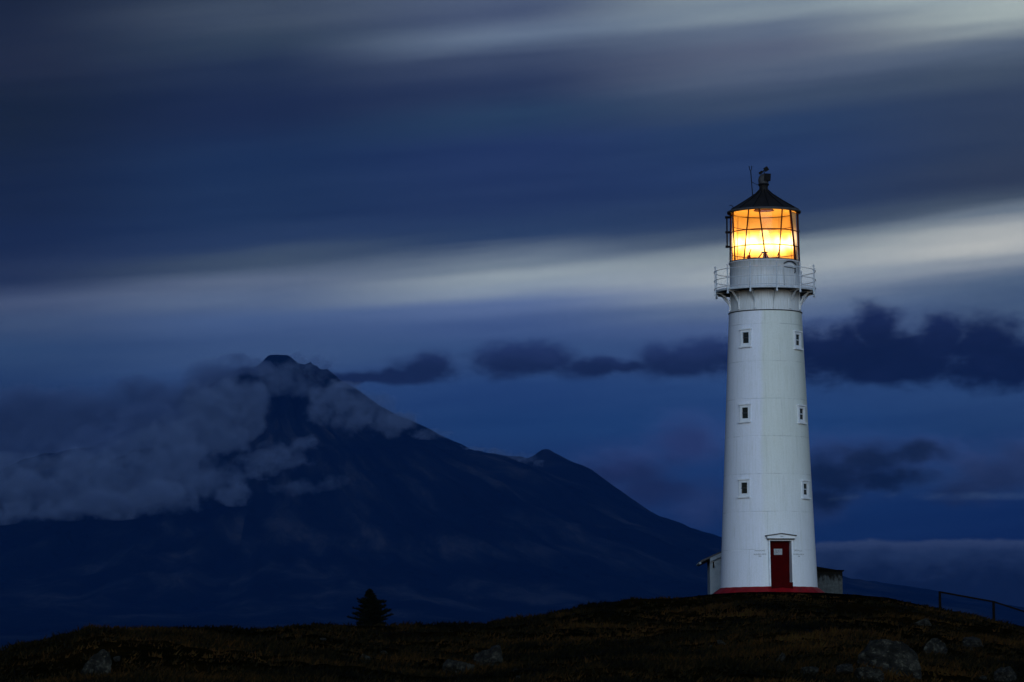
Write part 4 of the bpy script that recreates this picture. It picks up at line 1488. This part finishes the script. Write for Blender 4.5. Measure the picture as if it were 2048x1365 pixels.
CLC = (0.47, 0.63, 1.0)
cloud('soft grey veil of stratus spreading left from the volcano summit',
      [(120, 850, 330, 78, 25600), (-100, 880, 300, 100, 25600), (300, 815, 150, 62, 25400), (400, 770, 80, 48, 25200), (440, 735, 42, 28, 25000), (480, 725, 50, 20, 25000),
       (20, 930, 260, 100, 25200), (200, 920, 200, 90, 25000), (600, 718, 60, 14, 25300), (660, 738, 40, 14, 25200), (330, 838, 80, 42, 24300), (255, 885, 90, 46, 24200), (385, 795, 60, 40, 24400), (432, 748, 50, 30, 24500), (482, 732, 40, 20, 24600), (180, 930, 90, 46, 24000), (300, 860, 110, 60, 23700), (370, 815, 80, 50, 23900), (420, 765, 64, 36, 24200), (225, 905, 120, 56, 23500), (470, 742, 46, 24, 24400), (515, 738, 40, 20, 24600)],
      0.0060, (0.36, 0.50, 0.90), 2, vox=60, nsc=0.8, edge=(-0.05, 0.6), rag=0.9)
cloud('tall cauliflower head of cloud left of the bare summit rocks',
      [(470, 795, 66, 50, 23700), (425, 845, 88, 66, 23500), (505, 815, 38, 60, 23600), (380, 880, 90, 58, 23300), (455, 880, 70, 46, 23200), (510, 770, 26, 22, 23900), (400, 800, 50, 40, 23900)],
      0.0075, CLC, 1, edge=(-0.05, 0.60), rag=1.7)
cloud('broad billowing cloud bank wrapped round the lower left flank of the volcano',
      [(340, 935, 100, 62, 22300), (420, 960, 84, 50, 22000), (250, 960, 110, 62, 21900), (160, 935, 60, 52, 22300), (140, 985, 110, 54, 21700), (40, 990, 100, 56, 21700), (-60, 970, 120, 70, 21700),
       (470, 990, 46, 24, 21800), (330, 1000, 90, 34, 21600), (230, 1010, 90, 30, 21500), (100, 1020, 110, 24, 21500), (-20, 1025, 90, 26, 21500), (280, 890, 80, 50, 22900), (100, 945, 110, 40, 22500), (10, 950, 90, 44, 22500), (200, 925, 60, 30, 22700), (370, 880, 60, 40, 22800)],
      0.0060, CLC, 4, edge=(-0.05, 0.65), rag=1.7)
cloud('ragged cloud lying on the right shoulder below the summit',
      [(650, 785, 52, 30, 24000), (700, 795, 60, 30, 23900), (745, 815, 56, 32, 23900), (800, 842, 50, 24, 24000), (640, 815, 40, 36, 23700), (705, 838, 50, 38, 23700), (690, 768, 40, 14, 24400), (860, 868, 50, 12, 24300), (770, 850, 50, 30, 23800)],
      0.0048, CLC, 3, vox=45, nsc=1.4, edge=(0.0, 0.5), rag=1.7)
cloud('torn wisps of cloud drifting across the rocks just under the summit',
      [(560, 760, 70, 34, 24100), (600, 770, 50, 30, 24100), (530, 745, 40, 24, 24300), (640, 745, 44, 18, 24600), (590, 735, 40, 20, 24500)],
      0.0026, CLC, 6, vox=45, nsc=1.8, edge=(0.0, 0.6), rag=2.0)
cloud('small ragged puff of cloud hugging the middle of the volcano face',
      [(560, 905, 52, 28, 22600), (605, 888, 36, 24, 22700), (520, 930, 56, 30, 22400), (585, 925, 50, 22, 22500)],
      0.0040, CLC, 7, vox=45, nsc=1.5, edge=(0.0, 0.5), rag=1.8)
cloud('smallest scrap of cloud alone on the volcano face',
      [(655, 965, 34, 18, 22400), (685, 962, 20, 14, 22400), (590, 975, 60, 20, 22300)],
      0.0022, CLC, 8, vox=40, nsc=1.8, edge=(0.0, 0.5), rag=1.8)
cloud('thin pale cap of cloud in the saddle beside the side cone',
      [(950, 903, 30, 11, 24600), (990, 908, 34, 12, 24500), (1025, 913, 30, 13, 24400), (1055, 920, 30, 13, 24300), (1078, 928, 16, 10, 24200), (920, 895, 20, 8, 24700)],
      0.0050, CLC, 5, vox=30, nsc=2.2, edge=(0.0, 0.5), rag=1.4)

# ------------------------------------------------------------------ evening haze over the whole place
mb = MB()
x0, x1, y0, y1 = -20000, 20000, -250, 34500
z0_, z1_ = -16, 2760
mb.hexa([(x0, y0, z0_), (x1, y0, z0_), (x1, y1, z0_), (x0, y1, z0_)], [(x0, y0, z1_), (x1, y0, z1_), (x1, y1, z1_), (x0, y1, z1_)])
m = bpy.data.materials.new('evening_haze')
m.use_nodes = True
m.node_tree.nodes.clear()
g = G(m.node_tree)
pvn = g.n('ShaderNodeVolumePrincipled')
pvn.inputs['Color'].default_value = (0.026, 0.135, 0.50, 1)
pvn.inputs['Density'].default_value = HAZE_D
pvn.inputs['Anisotropy'].default_value = 0.0
out = g.n('ShaderNodeOutputMaterial')
m.node_tree.links.new(pvn.outputs[0], out.inputs['Volume'])
haze = mb.build('haze', m)
tag(haze, 'thin blue evening haze over the plain and the volcano', 'haze', kind='stuff')
